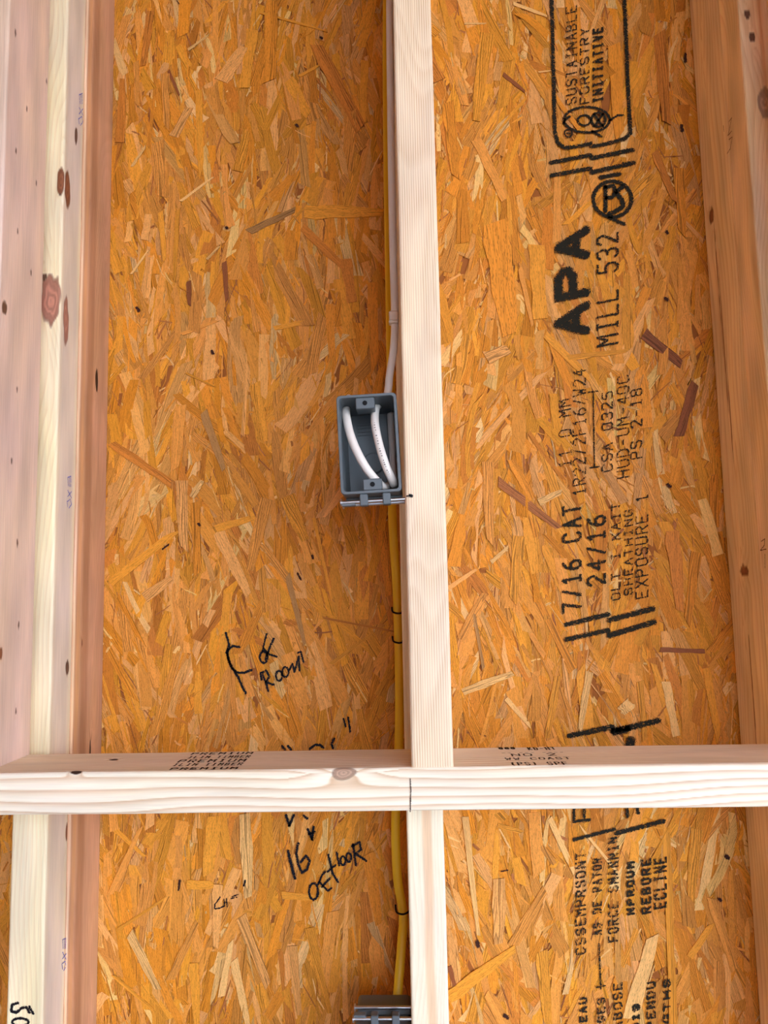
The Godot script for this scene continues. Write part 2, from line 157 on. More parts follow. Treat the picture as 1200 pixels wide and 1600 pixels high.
const HANDWRITING := [
	[[Vector2(-0.2344, -0.0404), Vector2(-0.2304, -0.0554), Vector2(-0.2336, -0.0648), Vector2(-0.2296, -0.0766), Vector2(-0.224, -0.0868), Vector2(-0.2184, -0.0962), Vector2(-0.2144, -0.1056), Vector2(-0.2097, -0.1142)], 0.003],
	[[Vector2(-0.2176, -0.058), Vector2(-0.2256, -0.0563), Vector2(-0.232, -0.0617), Vector2(-0.232, -0.0711), Vector2(-0.228, -0.0821), Vector2(-0.2208, -0.0892), Vector2(-0.2112, -0.0894), Vector2(-0.2025, -0.0864)], 0.003],
	[[Vector2(-0.1881, -0.0641), Vector2(-0.1902, -0.0655), Vector2(-0.1916, -0.0681), Vector2(-0.1921, -0.0714), Vector2(-0.1914, -0.0746), Vector2(-0.1898, -0.077), Vector2(-0.1876, -0.0781), Vector2(-0.1854, -0.0775), Vector2(-0.1836, -0.0755), Vector2(-0.1826, -0.0725), Vector2(-0.1827, -0.0691), Vector2(-0.1839, -0.0662), Vector2(-0.1858, -0.0644), Vector2(-0.1881, -0.0641)], 0.0027],
	[[Vector2(-0.1888, -0.064), Vector2(-0.1856, -0.05), Vector2(-0.1832, -0.0422)], 0.0023],
	[[Vector2(-0.1872, -0.0601), Vector2(-0.1809, -0.0673), Vector2(-0.1713, -0.0706)], 0.0027],
	[[Vector2(-0.1744, -0.0486), Vector2(-0.1792, -0.0579), Vector2(-0.1849, -0.0735)], 0.0027],
	[[Vector2(-0.189, -0.0913), Vector2(-0.1842, -0.103), Vector2(-0.1819, -0.1123)], 0.0027],
	[[Vector2(-0.1898, -0.0983), Vector2(-0.1913, -0.0905), Vector2(-0.1842, -0.0875), Vector2(-0.1802, -0.0946), Vector2(-0.185, -0.1015)], 0.0027],
	[[Vector2(-0.1842, -0.1015), Vector2(-0.1747, -0.1047)], 0.0027],
	[[Vector2(-0.1683, -0.0878), Vector2(-0.1704, -0.0887), Vector2(-0.1719, -0.0913), Vector2(-0.1722, -0.0948), Vector2(-0.1713, -0.098), Vector2(-0.1695, -0.0999), Vector2(-0.1672, -0.1), Vector2(-0.1653, -0.0981), Vector2(-0.1644, -0.0949), Vector2(-0.1647, -0.0915), Vector2(-0.1661, -0.0888), Vector2(-0.1683, -0.0878)], 0.0024],
	[[Vector2(-0.1603, -0.0833), Vector2(-0.1625, -0.0842), Vector2(-0.1639, -0.0868), Vector2(-0.1643, -0.0903), Vector2(-0.1634, -0.0935), Vector2(-0.1615, -0.0954), Vector2(-0.1593, -0.0954), Vector2(-0.1574, -0.0936), Vector2(-0.1564, -0.0904), Vector2(-0.1567, -0.087), Vector2(-0.1582, -0.0843), Vector2(-0.1603, -0.0833)], 0.0024],
	[[Vector2(-0.1556, -0.0872), Vector2(-0.1515, -0.0795), Vector2(-0.1492, -0.0897), Vector2(-0.1435, -0.0711), Vector2(-0.1429, -0.0882)], 0.0024],
	[[Vector2(-0.1443, -0.0664), Vector2(-0.1411, -0.0649), Vector2(-0.138, -0.0774)], 0.0024],
	[[Vector2(-0.0892, -0.1469), Vector2(-0.087, -0.1561)], 0.0024],
	[[Vector2(-0.0837, -0.1454), Vector2(-0.0816, -0.1623)], 0.0024],
	[[Vector2(-0.1649, -0.1786), Vector2(-0.1618, -0.1824)], 0.003],
	[[Vector2(-0.1579, -0.1787), Vector2(-0.154, -0.1825)], 0.003],
	[[Vector2(-0.1312, -0.1821), Vector2(-0.1249, -0.1776), Vector2(-0.1186, -0.1777), Vector2(-0.1148, -0.1808)], 0.003],
	[[Vector2(-0.1013, -0.1703), Vector2(-0.1045, -0.1771), Vector2(-0.103, -0.1817)], 0.003],
	[[Vector2(-0.1608, -0.26), Vector2(-0.157, -0.272)], 0.0032],
	[[Vector2(-0.1515, -0.2602), Vector2(-0.157, -0.272)], 0.0032],
	[[Vector2(-0.1391, -0.261), Vector2(-0.1352, -0.2641)], 0.003],
	[[Vector2(-0.1346, -0.2767), Vector2(-0.1293, -0.2886)], 0.003],
	[[Vector2(-0.1276, -0.2738), Vector2(-0.1293, -0.2886)], 0.003],
	[[Vector2(-0.1331, -0.2819), Vector2(-0.1261, -0.2798)], 0.0027],
	[[Vector2(-0.1588, -0.3017), Vector2(-0.1551, -0.3165), Vector2(-0.1506, -0.3334)], 0.0035],
	[[Vector2(-0.1463, -0.2929), Vector2(-0.1488, -0.3033), Vector2(-0.1466, -0.3166), Vector2(-0.142, -0.3269), Vector2(-0.1358, -0.3225), Vector2(-0.1326, -0.313), Vector2(-0.1372, -0.3071), Vector2(-0.1434, -0.3144)], 0.003],
	[[Vector2(-0.1292, -0.3389), Vector2(-0.1316, -0.3407), Vector2(-0.1332, -0.3443), Vector2(-0.1338, -0.3487), Vector2(-0.1331, -0.3531), Vector2(-0.1313, -0.3563), Vector2(-0.1289, -0.3577), Vector2(-0.1263, -0.3569), Vector2(-0.1243, -0.3542), Vector2(-0.1231, -0.3501), Vector2(-0.1232, -0.3455), Vector2(-0.1245, -0.3416), Vector2(-0.1267, -0.3392), Vector2(-0.1292, -0.3389)], 0.0027],
	[[Vector2(-0.1229, -0.3403), Vector2(-0.1182, -0.33), Vector2(-0.1143, -0.3257)], 0.0024],
	[[Vector2(-0.1214, -0.3373), Vector2(-0.1115, -0.3476), Vector2(-0.1069, -0.3448)], 0.0024],
	[[Vector2(-0.1183, -0.3432), Vector2(-0.1082, -0.333)], 0.0024],
	[[Vector2(-0.1065, -0.3213), Vector2(-0.1102, -0.3066), Vector2(-0.1051, -0.3279), Vector2(-0.0991, -0.3375)], 0.0027],
	[[Vector2(-0.1112, -0.3257), Vector2(-0.1019, -0.3184)], 0.0024],
	[[Vector2(-0.1001, -0.3037), Vector2(-0.0973, -0.3185)], 0.0024],
	[[Vector2(-0.0925, -0.3082), Vector2(-0.0945, -0.3094), Vector2(-0.0956, -0.3124), Vector2(-0.0953, -0.3159), Vector2(-0.0937, -0.3182), Vector2(-0.0916, -0.3182), Vector2(-0.0899, -0.3159), Vector2(-0.0895, -0.3125), Vector2(-0.0905, -0.3094), Vector2(-0.0925, -0.3082)], 0.0024],
	[[Vector2(-0.0855, -0.3046), Vector2(-0.0875, -0.3058), Vector2(-0.0886, -0.3088), Vector2(-0.0883, -0.3123), Vector2(-0.0867, -0.3146), Vector2(-0.0846, -0.3146), Vector2(-0.083, -0.3123), Vector2(-0.0825, -0.3089), Vector2(-0.0835, -0.3058), Vector2(-0.0855, -0.3046)], 0.0024],
	[[Vector2(-0.08, -0.295), Vector2(-0.0773, -0.3186)], 0.0027],
	[[Vector2(-0.0815, -0.2965), Vector2(-0.0722, -0.2922), Vector2(-0.0708, -0.301), Vector2(-0.0771, -0.3054), Vector2(-0.0649, -0.3136)], 0.0027],
	[[Vector2(-0.241, -0.354), Vector2(-0.2472, -0.362), Vector2(-0.248, -0.3672), Vector2(-0.2418, -0.3665), Vector2(-0.2364, -0.3643)], 0.0015],
	[[Vector2(-0.2364, -0.3563), Vector2(-0.2356, -0.3643)], 0.0012],
	[[Vector2(-0.2333, -0.3555), Vector2(-0.2325, -0.3651)], 0.0012],
	[[Vector2(-0.2364, -0.3606), Vector2(-0.2325, -0.3599)], 0.0012],
	[[Vector2(-0.2263, -0.3534), Vector2(-0.2194, -0.3512)], 0.0012],
	[[Vector2(-0.2279, -0.3556), Vector2(-0.2209, -0.3542)], 0.0012],
	[[Vector2(-0.2108, -0.3352), Vector2(-0.2124, -0.341)], 0.0022],
]
const STUD_NUMBER := [
	[[Vector2(-0.4161, -0.4061), Vector2(-0.4221, -0.4079), Vector2(-0.4226, -0.4141), Vector2(-0.4172, -0.4153), Vector2(-0.412, -0.411), Vector2(-0.4067, -0.4104), Vector2(-0.4039, -0.4153)], 0.0026],
	[[Vector2(-0.404, -0.4098), Vector2(-0.3998, -0.4166)], 0.0024],
	[[Vector2(-0.4042, -0.4246), Vector2(-0.4053, -0.4229), Vector2(-0.4081, -0.4215), Vector2(-0.412, -0.4209), Vector2(-0.4161, -0.4211), Vector2(-0.4195, -0.4221), Vector2(-0.4214, -0.4237), Vector2(-0.4213, -0.4254), Vector2(-0.4193, -0.427), Vector2(-0.4159, -0.428), Vector2(-0.4118, -0.4282), Vector2(-0.4079, -0.4276), Vector2(-0.4052, -0.4263), Vector2(-0.4042, -0.4246)], 0.0024],
]
const STUD_MARK := [
	[[Vector2(-0.0039, 0.0934), Vector2(-0.0009, 0.094)], 0.0013],
	[[Vector2(-0.0009, 0.094), Vector2(0.0003, 0.0933)], 0.003],
]
const PENCIL_LINE := [
	[[Vector2(-0.0072, -0.1633), Vector2(-0.0069, -0.1734), Vector2(-0.0079, -0.1917)], 0.0009],
]
const BLUE_CRAYON := [
	[[Vector2(0.8686, 0.5761), Vector2(0.8666, 0.5814), Vector2(0.8752, 0.5903), Vector2(0.8791, 0.5862), Vector2(0.8722, 0.5768)], 0.0011],
	[[Vector2(0.868, 0.5889), Vector2(0.8783, 0.6024)], 0.0011],
	[[Vector2(0.8676, 0.5969), Vector2(0.8787, 0.5943)], 0.0011],
	[[Vector2(0.8691, 0.6029), Vector2(0.8668, 0.6129), Vector2(0.8755, 0.6206)], 0.001],
	[[Vector2(0.8762, 0.6076), Vector2(0.8756, 0.6198)], 0.001],
	[[Vector2(0.8726, 0.6052), Vector2(0.872, 0.6165)], 0.001],
	[[Vector2(0.8617, 0.1092), Vector2(0.8597, 0.1148), Vector2(0.8678, 0.1187), Vector2(0.8714, 0.1132), Vector2(0.865, 0.1081)], 0.0011],
	[[Vector2(0.8611, 0.1208), Vector2(0.8707, 0.128)], 0.0011],
	[[Vector2(0.8607, 0.1281), Vector2(0.871, 0.1206)], 0.0011],
	[[Vector2(0.8621, 0.1327), Vector2(0.8599, 0.1427), Vector2(0.8681, 0.1454)], 0.001],
	[[Vector2(0.8687, 0.1336), Vector2(0.8681, 0.1447)], 0.001],
	[[Vector2(0.8654, 0.1332), Vector2(0.8648, 0.1434)], 0.001],
	[[Vector2(0.8755, -0.3931), Vector2(0.8737, -0.387), Vector2(0.8814, -0.3878), Vector2(0.8849, -0.3947), Vector2(0.8788, -0.3958)], 0.0011],
	[[Vector2(0.8749, -0.3823), Vector2(0.8842, -0.3811)], 0.0011],
	[[Vector2(0.8746, -0.3756), Vector2(0.8846, -0.3879)], 0.0011],
	[[Vector2(0.8759, -0.3722), Vector2(0.8739, -0.3621), Vector2(0.8818, -0.3641)], 0.001],
	[[Vector2(0.8823, -0.3749), Vector2(0.8818, -0.3647)], 0.001],
	[[Vector2(0.8791, -0.3736), Vector2(0.8786, -0.3641)], 0.001],
]
const PENCIL_MARKS := [
	[[Vector2(0.8757, 0.5486), Vector2(0.8683, 0.5485), Vector2(0.8753, 0.5402), Vector2(0.8819, 0.5348), Vector2(0.8709, 0.5335)], 0.001],
	[[Vector2(0.8792, 0.5283), Vector2(0.8703, 0.5259), Vector2(0.8776, 0.5161), Vector2(0.8871, 0.5154)], 0.001],
	[[Vector2(0.8913, 0.5464), Vector2(0.8919, 0.5541)], 0.001],
	[[Vector2(0.8733, 0.0522), Vector2(0.8634, 0.0543), Vector2(0.8661, 0.0475), Vector2(0.8765, 0.0425), Vector2(0.8622, 0.043)], 0.001],
	[[Vector2(0.8662, 0.0377), Vector2(0.8687, 0.0224)], 0.0008],
]


const GLYPHS := {
	"A": "0,0 2,6 4,0|0.8,2.2 3.2,2.2", "B": "0,0 0,6 2.6,6 3.6,5 3.6,4 2.6,3.2 0,3.2|2.6,3.2 4,2.2 4,1 2.8,0 0,0",
	"C": "4,5 3,6 1,6 0,5 0,1 1,0 3,0 4,1", "D": "0,0 0,6 2.4,6 4,4.6 4,1.4 2.4,0 0,0", "E": "4,6 0,6 0,0 4,0|0,3 3,3", "F": "4,6 0,6 0,0|0,3 3,3",
	"G": "4,5 3,6 1,6 0,5 0,1 1,0 3,0 4,1 4,2.6 2.4,2.6", "H": "0,0 0,6|4,0 4,6|0,3 4,3", "I": "2,0 2,6|1,0 3,0|1,6 3,6", "K": "0,0 0,6|4,6 0,2.6|1.4,3.6 4,0",
	"L": "0,6 0,0 4,0", "M": "0,0 0,6 2,3 4,6 4,0", "N": "0,0 0,6 4,0 4,6", "O": "1,0 0,1 0,5 1,6 3,6 4,5 4,1 3,0 1,0", "P": "0,0 0,6 3,6 4,5 4,3.8 3,2.8 0,2.8",
	"R": "0,0 0,6 3,6 4,5 4,4 3,3 0,3|2,3 4,0", "S": "4,5 3,6 1,6 0,5 0,4 1,3.1 3,2.9 4,2 4,1 3,0 1,0 0,1", "T": "0,6 4,6|2,6 2,0", "U": "0,6 0,1 1,0 3,0 4,1 4,6",
	"V": "0,6 2,0 4,6", "W": "0,6 1,0 2,3.6 3,0 4,6", "X": "0,0 4,6|0,6 4,0", "Y": "0,6 2,3 4,6|2,3 2,0",
	"0": "1,0 0,1 0,5 1,6 3,6 4,5 4,1 3,0 1,0", "1": "0.8,4.8 2,6 2,0|0.8,0 3.2,0", "2": "0,5 1,6 3,6 4,5 4,4 0,0 4,0", "3": "0,5.2 1,6 3,6 4,5 4,4 3,3.1 1.6,3.1|3,3.1 4,2 4,1 3,0 1,0 0,0.8",
	"4": "3,0 3,6 0,2 4,2", "5": "4,6 0.4,6 0,3.4 2.8,3.6 4,2.6 4,1 3,0 1,0 0,0.8", "6": "3.4,6 1.4,5 0,2.6 0,1 1,0 3,0 4,1 4,2.2 3,3.2 1,3.2 0,2.2", "7": "0,6 4,6 1.4,0",
	"8": "1,3.2 0,4.2 0,5 1,6 3,6 4,5 4,4.2 3,3.2 1,3.2 0,2.2 0,1 1,0 3,0 4,1 4,2.2 3,3.2", "/": "0.4,0 3.6,6", "-": "0.6,3 3.4,3", ".": "1.8,0 2.2,0.3", "(": "3,6 2,5 2,1 3,0", ")": "1,6 2,5 2,1 1,0",
}

var used := {}
var rng := RandomNumberGenerator.new()
var noise_slow := FastNoiseLite.new()
var noise_fine := FastNoiseLite.new()
var noise_spots := FastNoiseLite.new()

func _ready():
	rng.seed = 20417
	noise_slow.seed = 5; noise_slow.frequency = 1.0; noise_slow.fractal_octaves = 2
	noise_fine.seed = 9; noise_fine.frequency = 1.0; noise_fine.fractal_octaves = 2
	noise_spots.seed = 14; noise_spots.frequency = 1.0; noise_spots.fractal_octaves = 3
	view_and_light()
	room()
	sheathing()
	framing()
	wiring()

# ------------------------------------------------------------------ camera and light
func view_and_light():
	var cam := Camera3D.new()
	cam.name = "camera"
	cam.fov = 66.7925
	cam.near = 0.02
	cam.far = 200.0
	cam.transform = Transform3D(Basis(Vector3(0.999056, -0.021076, -0.037993), Vector3(0.025066, 0.993856, 0.107806), Vector3(0.035487, -0.108657, 0.993446)), Vector3.ZERO)
	add_child(cam)
	cam.current = true
	var env := Environment.new()
	var sky := Sky.new()
	var sm := ProceduralSkyMaterial.new()
	sm.sky_top_color = Color(0.80, 0.88, 1.0)
	sm.sky_horizon_color = Color(0.94, 0.97, 1.0)
	sm.ground_horizon_color = Color(0.72, 0.70, 0.67)
	sm.ground_bottom_color = Color(0.55, 0.53, 0.50)
	sm.sky_energy_multiplier = 2.4
	sky.sky_material = sm
	env.background_mode = Environment.BG_SKY
	env.sky = sky
	env.tonemap_mode = Environment.TONE_MAPPER_LINEAR
	env.tonemap_exposure = 1.42
	env.sdfgi_enabled = true
	env.ssao_enabled = true
	env.ssil_enabled = true
	var we := WorldEnvironment.new()
	we.name = "environment"
	we.environment = env
	add_child(we)
	var sun := DirectionalLight3D.new()
	sun.name = "sun"
	sun.light_color = Color(1.0, 0.96, 0.90)
	sun.light_energy = 3.0
	sun.light_angular_distance = 0.6
	sun.shadow_enabled = true
	sun.rotation_degrees = Vector3(-48, 160, 0)
	add_child(sun)

# ------------------------------------------------------------------ helpers
func numbered(called: String) -> String:
	if not used.has(called):
		used[called] = 0
		return called
	used[called] += 1
	return "%s_%03d" % [called, used[called]]

func tag(o: Node, label: String, category: String, group := "", kind := ""):
	if label: o.set_meta("label", label)
	if category: o.set_meta("category", category)
	if group: o.set_meta("group", group)
	if kind: o.set_meta("kind", kind)

func begin() -> SurfaceTool:
	var st := SurfaceTool.new()
	st.begin(Mesh.PRIMITIVE_TRIANGLES)
	st.set_smooth_group(-1)
	return st

func quad(st: SurfaceTool, a: Vector3, b: Vector3, c: Vector3, d: Vector3, ua := Vector2.ZERO, ub := Vector2.ZERO, uc := Vector2.ZERO, ud := Vector2.ZERO):
	st.set_uv(ua); st.add_vertex(a)
	st.set_uv(ub); st.add_vertex(b)
	st.set_uv(uc); st.add_vertex(c)
	st.set_uv(ua); st.add_vertex(a)
	st.set_uv(uc); st.add_vertex(c)
	st.set_uv(ud); st.add_vertex(d)

func mesh_of(st: SurfaceTool) -> ArrayMesh:
	st.generate_normals()
	return st.commit()

func put(called: String, mesh: Mesh, mat: Material, parent: Node = null) -> MeshInstance3D:
	var o := MeshInstance3D.new()
	o.mesh = mesh
	o.material_override = mat
	o.cast_shadow = GeometryInstance3D.SHADOW_CASTING_SETTING_ON
	if parent == null:
		o.name = numbered(called)
		add_child(o)
	else:
		o.name = called
		parent.add_child(o, true)
	return o

func thing(called: String, at: Vector3, label: String, category: String, group := "") -> Node3D:
	var o := Node3D.new()
	o.name = numbered(called)
	add_child(o)
	o.position = at
	tag(o, label, category, group)
	return o

func plain(c: Color, rough := 0.7, metal := 0.0, spec := 0.4) -> StandardMaterial3D:
	var m := StandardMaterial3D.new()
	m.albedo_color = c
	m.roughness = rough
	m.metallic = metal
	m.metallic_specular = spec
	return m

func box(st: SurfaceTool, lo: Vector3, hi: Vector3, b := 0.0):
	# a box with chamfered edges b
	var c := (lo + hi) / 2.0
	var h := (hi - lo) / 2.0
	for axis in 3:
		for s in [-1.0, 1.0]:
			var u := (axis + 1) % 3
			var v := (axis + 2) % 3
			var p := []
			for k in 4:
				var q := Vector3.ZERO
				q[axis] = h[axis] * s
				q[u] = (h[u] - b) * (1.0 if k in [1, 2] else -1.0)
				q[v] = (h[v] - b) * (1.0 if k in [2, 3] else -1.0)
				p.append(c + q)
			if s > 0: quad(st, p[3], p[2], p[1], p[0])
			else: quad(st, p[0], p[1], p[2], p[3])
	if b <= 0.0: return
	for axis in 3:
		var u := (axis + 1) % 3
		var v := (axis + 2) % 3
		for su in [-1.0, 1.0]:
			for sv in [-1.0, 1.0]:
				var e := []
				for k in 4:
					var q := Vector3.ZERO
					q[axis] = (h[axis] - b) * (1.0 if k in [1, 2] else -1.0)
					q[u] = su * (h[u] - (b if k < 2 else 0.0))
					q[v] = sv * (h[v] - (0.0 if k < 2 else b))
					e.append(c + q)
				if su * sv > 0: quad(st, e[0], e[1], e[2], e[3])
				else: quad(st, e[3], e[2], e[1], e[0])

func box_mesh(lo: Vector3, hi: Vector3, b := 0.0) -> ArrayMesh:
	var st := begin()
	box(st, lo, hi, b)
	return mesh_of(st)

func smooth_path(pts: Array, per := 8) -> PackedVector3Array:
	var out := PackedVector3Array()
	for i in pts.size() - 1:
		var p0: Vector3 = pts[max(i - 1, 0)]
		var p1: Vector3 = pts[i]
		var p2: Vector3 = pts[i + 1]
		var p3: Vector3 = pts[min(i + 2, pts.size() - 1)]
		for k in per:
			out.append(p1.cubic_interpolate(p2, p0, p3, float(k) / per))
	out.append(pts[pts.size() - 1])
	return out

func tube(path: PackedVector3Array, rx: float, rz: float, sides := 14) -> ArrayMesh:
	# an oval tube along a path, with rounded ends; rx lies across, rz in depth
	var rings := []
	var count := path.size()
	for i in count:
		var t := (path[min(i + 1, count - 1)] - path[max(i - 1, 0)]).normalized()
		var side := t.cross(Vector3(0, 0, 1)).normalized()
		if side.length() < 0.3: side = Vector3(1, 0, 0)
		var up := side.cross(t).normalized()
		rings.append([path[i], side, up, t])
	var all := []
	for k in [0.0, 0.5, 0.85]:
		all.append([rings[0][0] - rings[0][3] * rx * 0.7 * (1.0 - k), rings[0][1], rings[0][2], sin(acos(1.0 - k)) if k > 0.0 else 0.02])
	for r in rings: all.append([r[0], r[1], r[2], 1.0])
	var l = rings[count - 1]
	for k in [0.85, 0.5, 0.0]:
		all.append([l[0] + l[3] * rx * 0.7 * (1.0 - k), l[1], l[2], sin(acos(1.0 - k)) if k > 0.0 else 0.02])
	var st := begin()
	st.set_smooth_group(0)
	for i in all.size() - 1:
		for j in sides:
			var q := []
			for c in [[i, j], [i, j + 1], [i + 1, j + 1], [i + 1, j]]:
				var a = TAU * c[1] / sides
				var r = all[c[0]]
				q.append(r[0] + (r[1] * cos(a) * rx + r[2] * sin(a) * rz) * r[3])
			quad(st, q[0], q[3], q[2], q[1])
	st.index()
	st.generate_normals()
	return st.commit()

# ------------------------------------------------------------------ lumber
func wood(across: float, from: float, length: float, o: Dictionary, w := 320, h := 640) -> StandardMaterial3D:
	# sawn softwood: growth lines along the board, fine fibres, knots; rows run along the board
	var early: Color = o.early
	var late: Color = o.late
	var freq: float = o.get("lines", 320.0)
	var amp: float = o.get("wander", 0.8)
	var con: float = o.get("contrast", 0.6)
	var fib: float = o.get("fibre", 0.05)
	var blot: float = o.get("blotch", 0.05)
	var sd: float = o.get("seed", 0) * 17.3
	var knots: Array = o.get("knots", [])
	var bands: Array = o.get("bands", [])
	var bytes := PackedByteArray()
	bytes.resize(w * h * 3)
	var at := 0
	for j in h:
		var t := from + (j + 0.5) / h * length
		var near := []
		for k in knots:
			if absf(t - k[1]) < k[3] * 5.0: near.append(k)
		for i in w:
			var s := (i + 0.5) / w * across
			var r := s * freq + noise_slow.get_noise_2d(t * 2.2 + sd, s * 9.0) * amp * 6.0
			var dark := 0.0
			var dr := 0.0
			var kc := Color.BLACK
			for k in near:
				var dx: float = (s - k[0]) / k[2]
				var dy: float = (t - k[1]) / k[3]
				var d2 := dx * dx + dy * dy * (0.22 if k[4] != 3 else 1.0)
				r += 1.5 * exp(-d2 * 0.5) * signf(dx)
				var d := sqrt(dx * dx + dy * dy) + 0.30 * noise_slow.get_noise_2d(s * 70.0 + sd, t * 30.0)
				if d < 1.12:
					dark = clampf((1.12 - d) * 5.0, 0.0, 1.0)
					dr = d
					kc = [Color(0.46, 0.33, 0.26), Color(0.78, 0.54, 0.45), Color(0.62, 0.38, 0.25), Color(0.25, 0.15, 0.10), Color(0.80, 0.66, 0.56)][k[4]]
			var fr := r - floorf(r)
			var line := fr * fr * fr * (1.0 if fr < 0.93 else (1.0 - fr) / 0.07)
			var c := early.lerp(late, line * con)
			for b in bands:
				var inb := clampf(1.0 - absf(s - b[0] - 0.002 * noise_slow.get_noise_2d(t * 5.0, sd)) / b[1], 0.0, 1.0)
				c = c.lerp(b[2], minf(inb * 2.0, 1.0) * b[3])
			var f := 1.0 + fib * noise_fine.get_noise_2d(s * 1300.0 + sd, t * 16.0) + blot * noise_slow.get_noise_2d(s * 22.0 + sd, t * 5.0 + 40.0)
			var g := 1.0 + 0.5 * blot * noise_slow.get_noise_2d(s * 16.0 - sd, t * 4.0)
			if dark > 0.0:
				var rim := clampf((dr - 0.72) * 4.0, 0.0, 1.0)
				c = c.lerp(kc.lerp(kc * 0.6, rim * 0.7) * (0.9 + 0.1 * sin(dr * 16.0)), dark)
			bytes[at] = clampi(int(c.r * f * 255.0), 0, 255)
			bytes[at + 1] = clampi(int(c.g * f * 255.0), 0, 255)
			bytes[at + 2] = clampi(int(c.b * f * g * 255.0), 0, 255)
			at += 3
	var im := Image.create_from_data(w, h, false, Image.FORMAT_RGB8, bytes)
	var m := StandardMaterial3D.new()
	m.albedo_texture = ImageTexture.create_from_image(im)
	m.roughness = o.get("rough", 0.62)
	m.metallic_specular = o.get("spec", 0.35)
	return m

func lumber_mesh(upright: bool, x0: float, x1: float, y0: float, y1: float, front: float, back: float, ease := 0.003) -> ArrayMesh:
	# eased edges all along, cross-section run once round: front, right (or top), back, left (or bottom)
	var w := (x1 - x0) if upright else (y1 - y0)
	var d := back - front
	var a0 := x0 if upright else y0
	var prof := []   # [across, depth, s]
	for c in [[0.0, 0.0, 0.0, PI], [w, 0.0, w, PI * 1.5], [w, d, w + d, 0.0], [0.0, d, 2 * w + d, PI * 0.5]]:
		var cx: float = c[0] + (ease if c[0] == 0.0 else -ease)
		var cz: float = c[1] + (ease if c[1] == 0.0 else -ease)
		for k in 4:
			var a: float = c[3] + PI * 0.5 * k / 3.0
			var s: float = c[2] + (k - 1.5) / 1.5 * ease
			prof.append([a0 + cx + cos(a) * ease, front + cz + sin(a) * ease, s])
	var per := 2.0 * (w + d)
	var l0 := y0 if upright else x0
	var l1 := y1 if upright else x1
	var st := begin()
	var steps := 28
	var m := prof.size()
	for i in steps:
		for k in m:
			var pts := []
			var uvs := []
			for c in ([[i + 1, k], [i + 1, k + 1], [i, k + 1], [i, k]] if upright else [[i, k + 1], [i + 1, k + 1], [i + 1, k], [i, k]]):
				var p = prof[c[1] % m]
				var t := lerpf(l0, l1, float(c[0]) / steps)
				var e := 0.00035 * noise_slow.get_noise_2d(t * 30.0, float(c[1] % m / 4) * 9.0 + x0 * 50.0)
				var s: float = p[2] + (per if c[1] == m else 0.0)
				pts.append(Vector3(p[0] + e, t, -(p[1] + e)) if upright else Vector3(t, p[0] + e, -(p[1] + e)))
				uvs.append(Vector2(s / per, (t - l0) / (l1 - l0)))
			quad(st, pts[0], pts[1], pts[2], pts[3], uvs[0], uvs[1], uvs[2], uvs[3])
	for end in 2:
		var t := l0 if end == 0 else l1
		for k in range(1, m - 1):
			var tri := [prof[0], prof[k], prof[k + 1]]
			if (end == 0) == upright: tri = [prof[0], prof[k + 1], prof[k]]
			for p in tri:
				st.set_uv(Vector2(p[2] / per, 0.0 if end == 0 else 1.0))
				st.add_vertex(Vector3(p[0], t, -p[1]) if upright else Vector3(t, p[0], -p[1]))
	return mesh_of(st)

func lumber(called: String, label: String, category: String, group: String, upright: bool, b: Array, look: Dictionary, w := 320, h := 640) -> MeshInstance3D:
	# b: x0, x1, y0, y1, front, back
	var wide: float = (b[1] - b[0]) if upright else (b[3] - b[2])
	var d: float = b[5] - b[4]
	var knots := []
	for k in look.get("knots", []):
		var p: Vector3 = k[1]
		var across: float = (p.x - b[0]) if upright else (p.y - b[2])
		var t: float = p.y if upright else p.x
		var s := across
		if k[0] == "r": s = wide + (-p.z - b[4])
		if k[0] == "l": s = 2.0 * (wide + d) - (-p.z - b[4])
		knots.append([s, t, k[2], k[3], k[4]])
	var o := look.duplicate()
	o["knots"] = knots
	var l0: float = b[2] if upright else b[0]
	var l1: float = b[3] if upright else b[1]
	var mat := wood(2.0 * (wide + d), l0, l1 - l0, o, w, h)
	var m := put(called, lumber_mesh(upright, b[0], b[1], b[2], b[3], b[4], b[5], look.get("ease", 0.003)), mat)
	tag(m, label, category, group)
	return m

# ------------------------------------------------------------------ ink and crayon
func near_stroke(p: Vector2, segs: Array) -> float:
	var best := 1e9
	for s in segs:
		var q := Geometry2D.get_closest_point_to_segment(p, s[0], s[1])
		best = minf(best, p.distance_squared_to(q))
	return sqrt(best)

func ink_cell(st: SurfaceTool, o: Vector3, a: Vector3, b: Vector3, n: Vector3):
	# a dab of ink with a little body
	quad(st, o, o + a, o + a + b, o + b)

func text_ink(st: SurfaceTool, text: String, o: Vector3, along: Vector3, down: Vector3, weight: float, miss: float, cell := 0.0008):
	var slots := text.length()
	var length := along.length()
	var height := down.length()
	var adv := length / slots
	var gw := adv * 0.74
	if weight > 0.006: gw = adv * 0.86
	var ua := along / length
	var ub := down / height
	var normal := Vector3(0, 0, 1)
	for i in slots:
		if not GLYPHS.has(text[i]): continue
		var inset := weight * 0.45
		var segs := []
		for part in (GLYPHS[text[i]] as String).split("|"):
			var prev = null
			for pr in part.split(" "):
				var xy = pr.split(",")
				var q := Vector2(i * adv + inset + float(xy[0]) / 4.0 * maxf(gw - 2.0 * inset, 0.001), inset + (1.0 - float(xy[1]) / 6.0) * maxf(height - 2.0 * inset, 0.001))
				if prev != null: segs.append([prev, q])
				prev = q
		dab(st, segs, Rect2(i * adv - cell, -cell, gw + cell * 2, height + cell * 2), o, ua, ub, weight, miss, cell, normal)

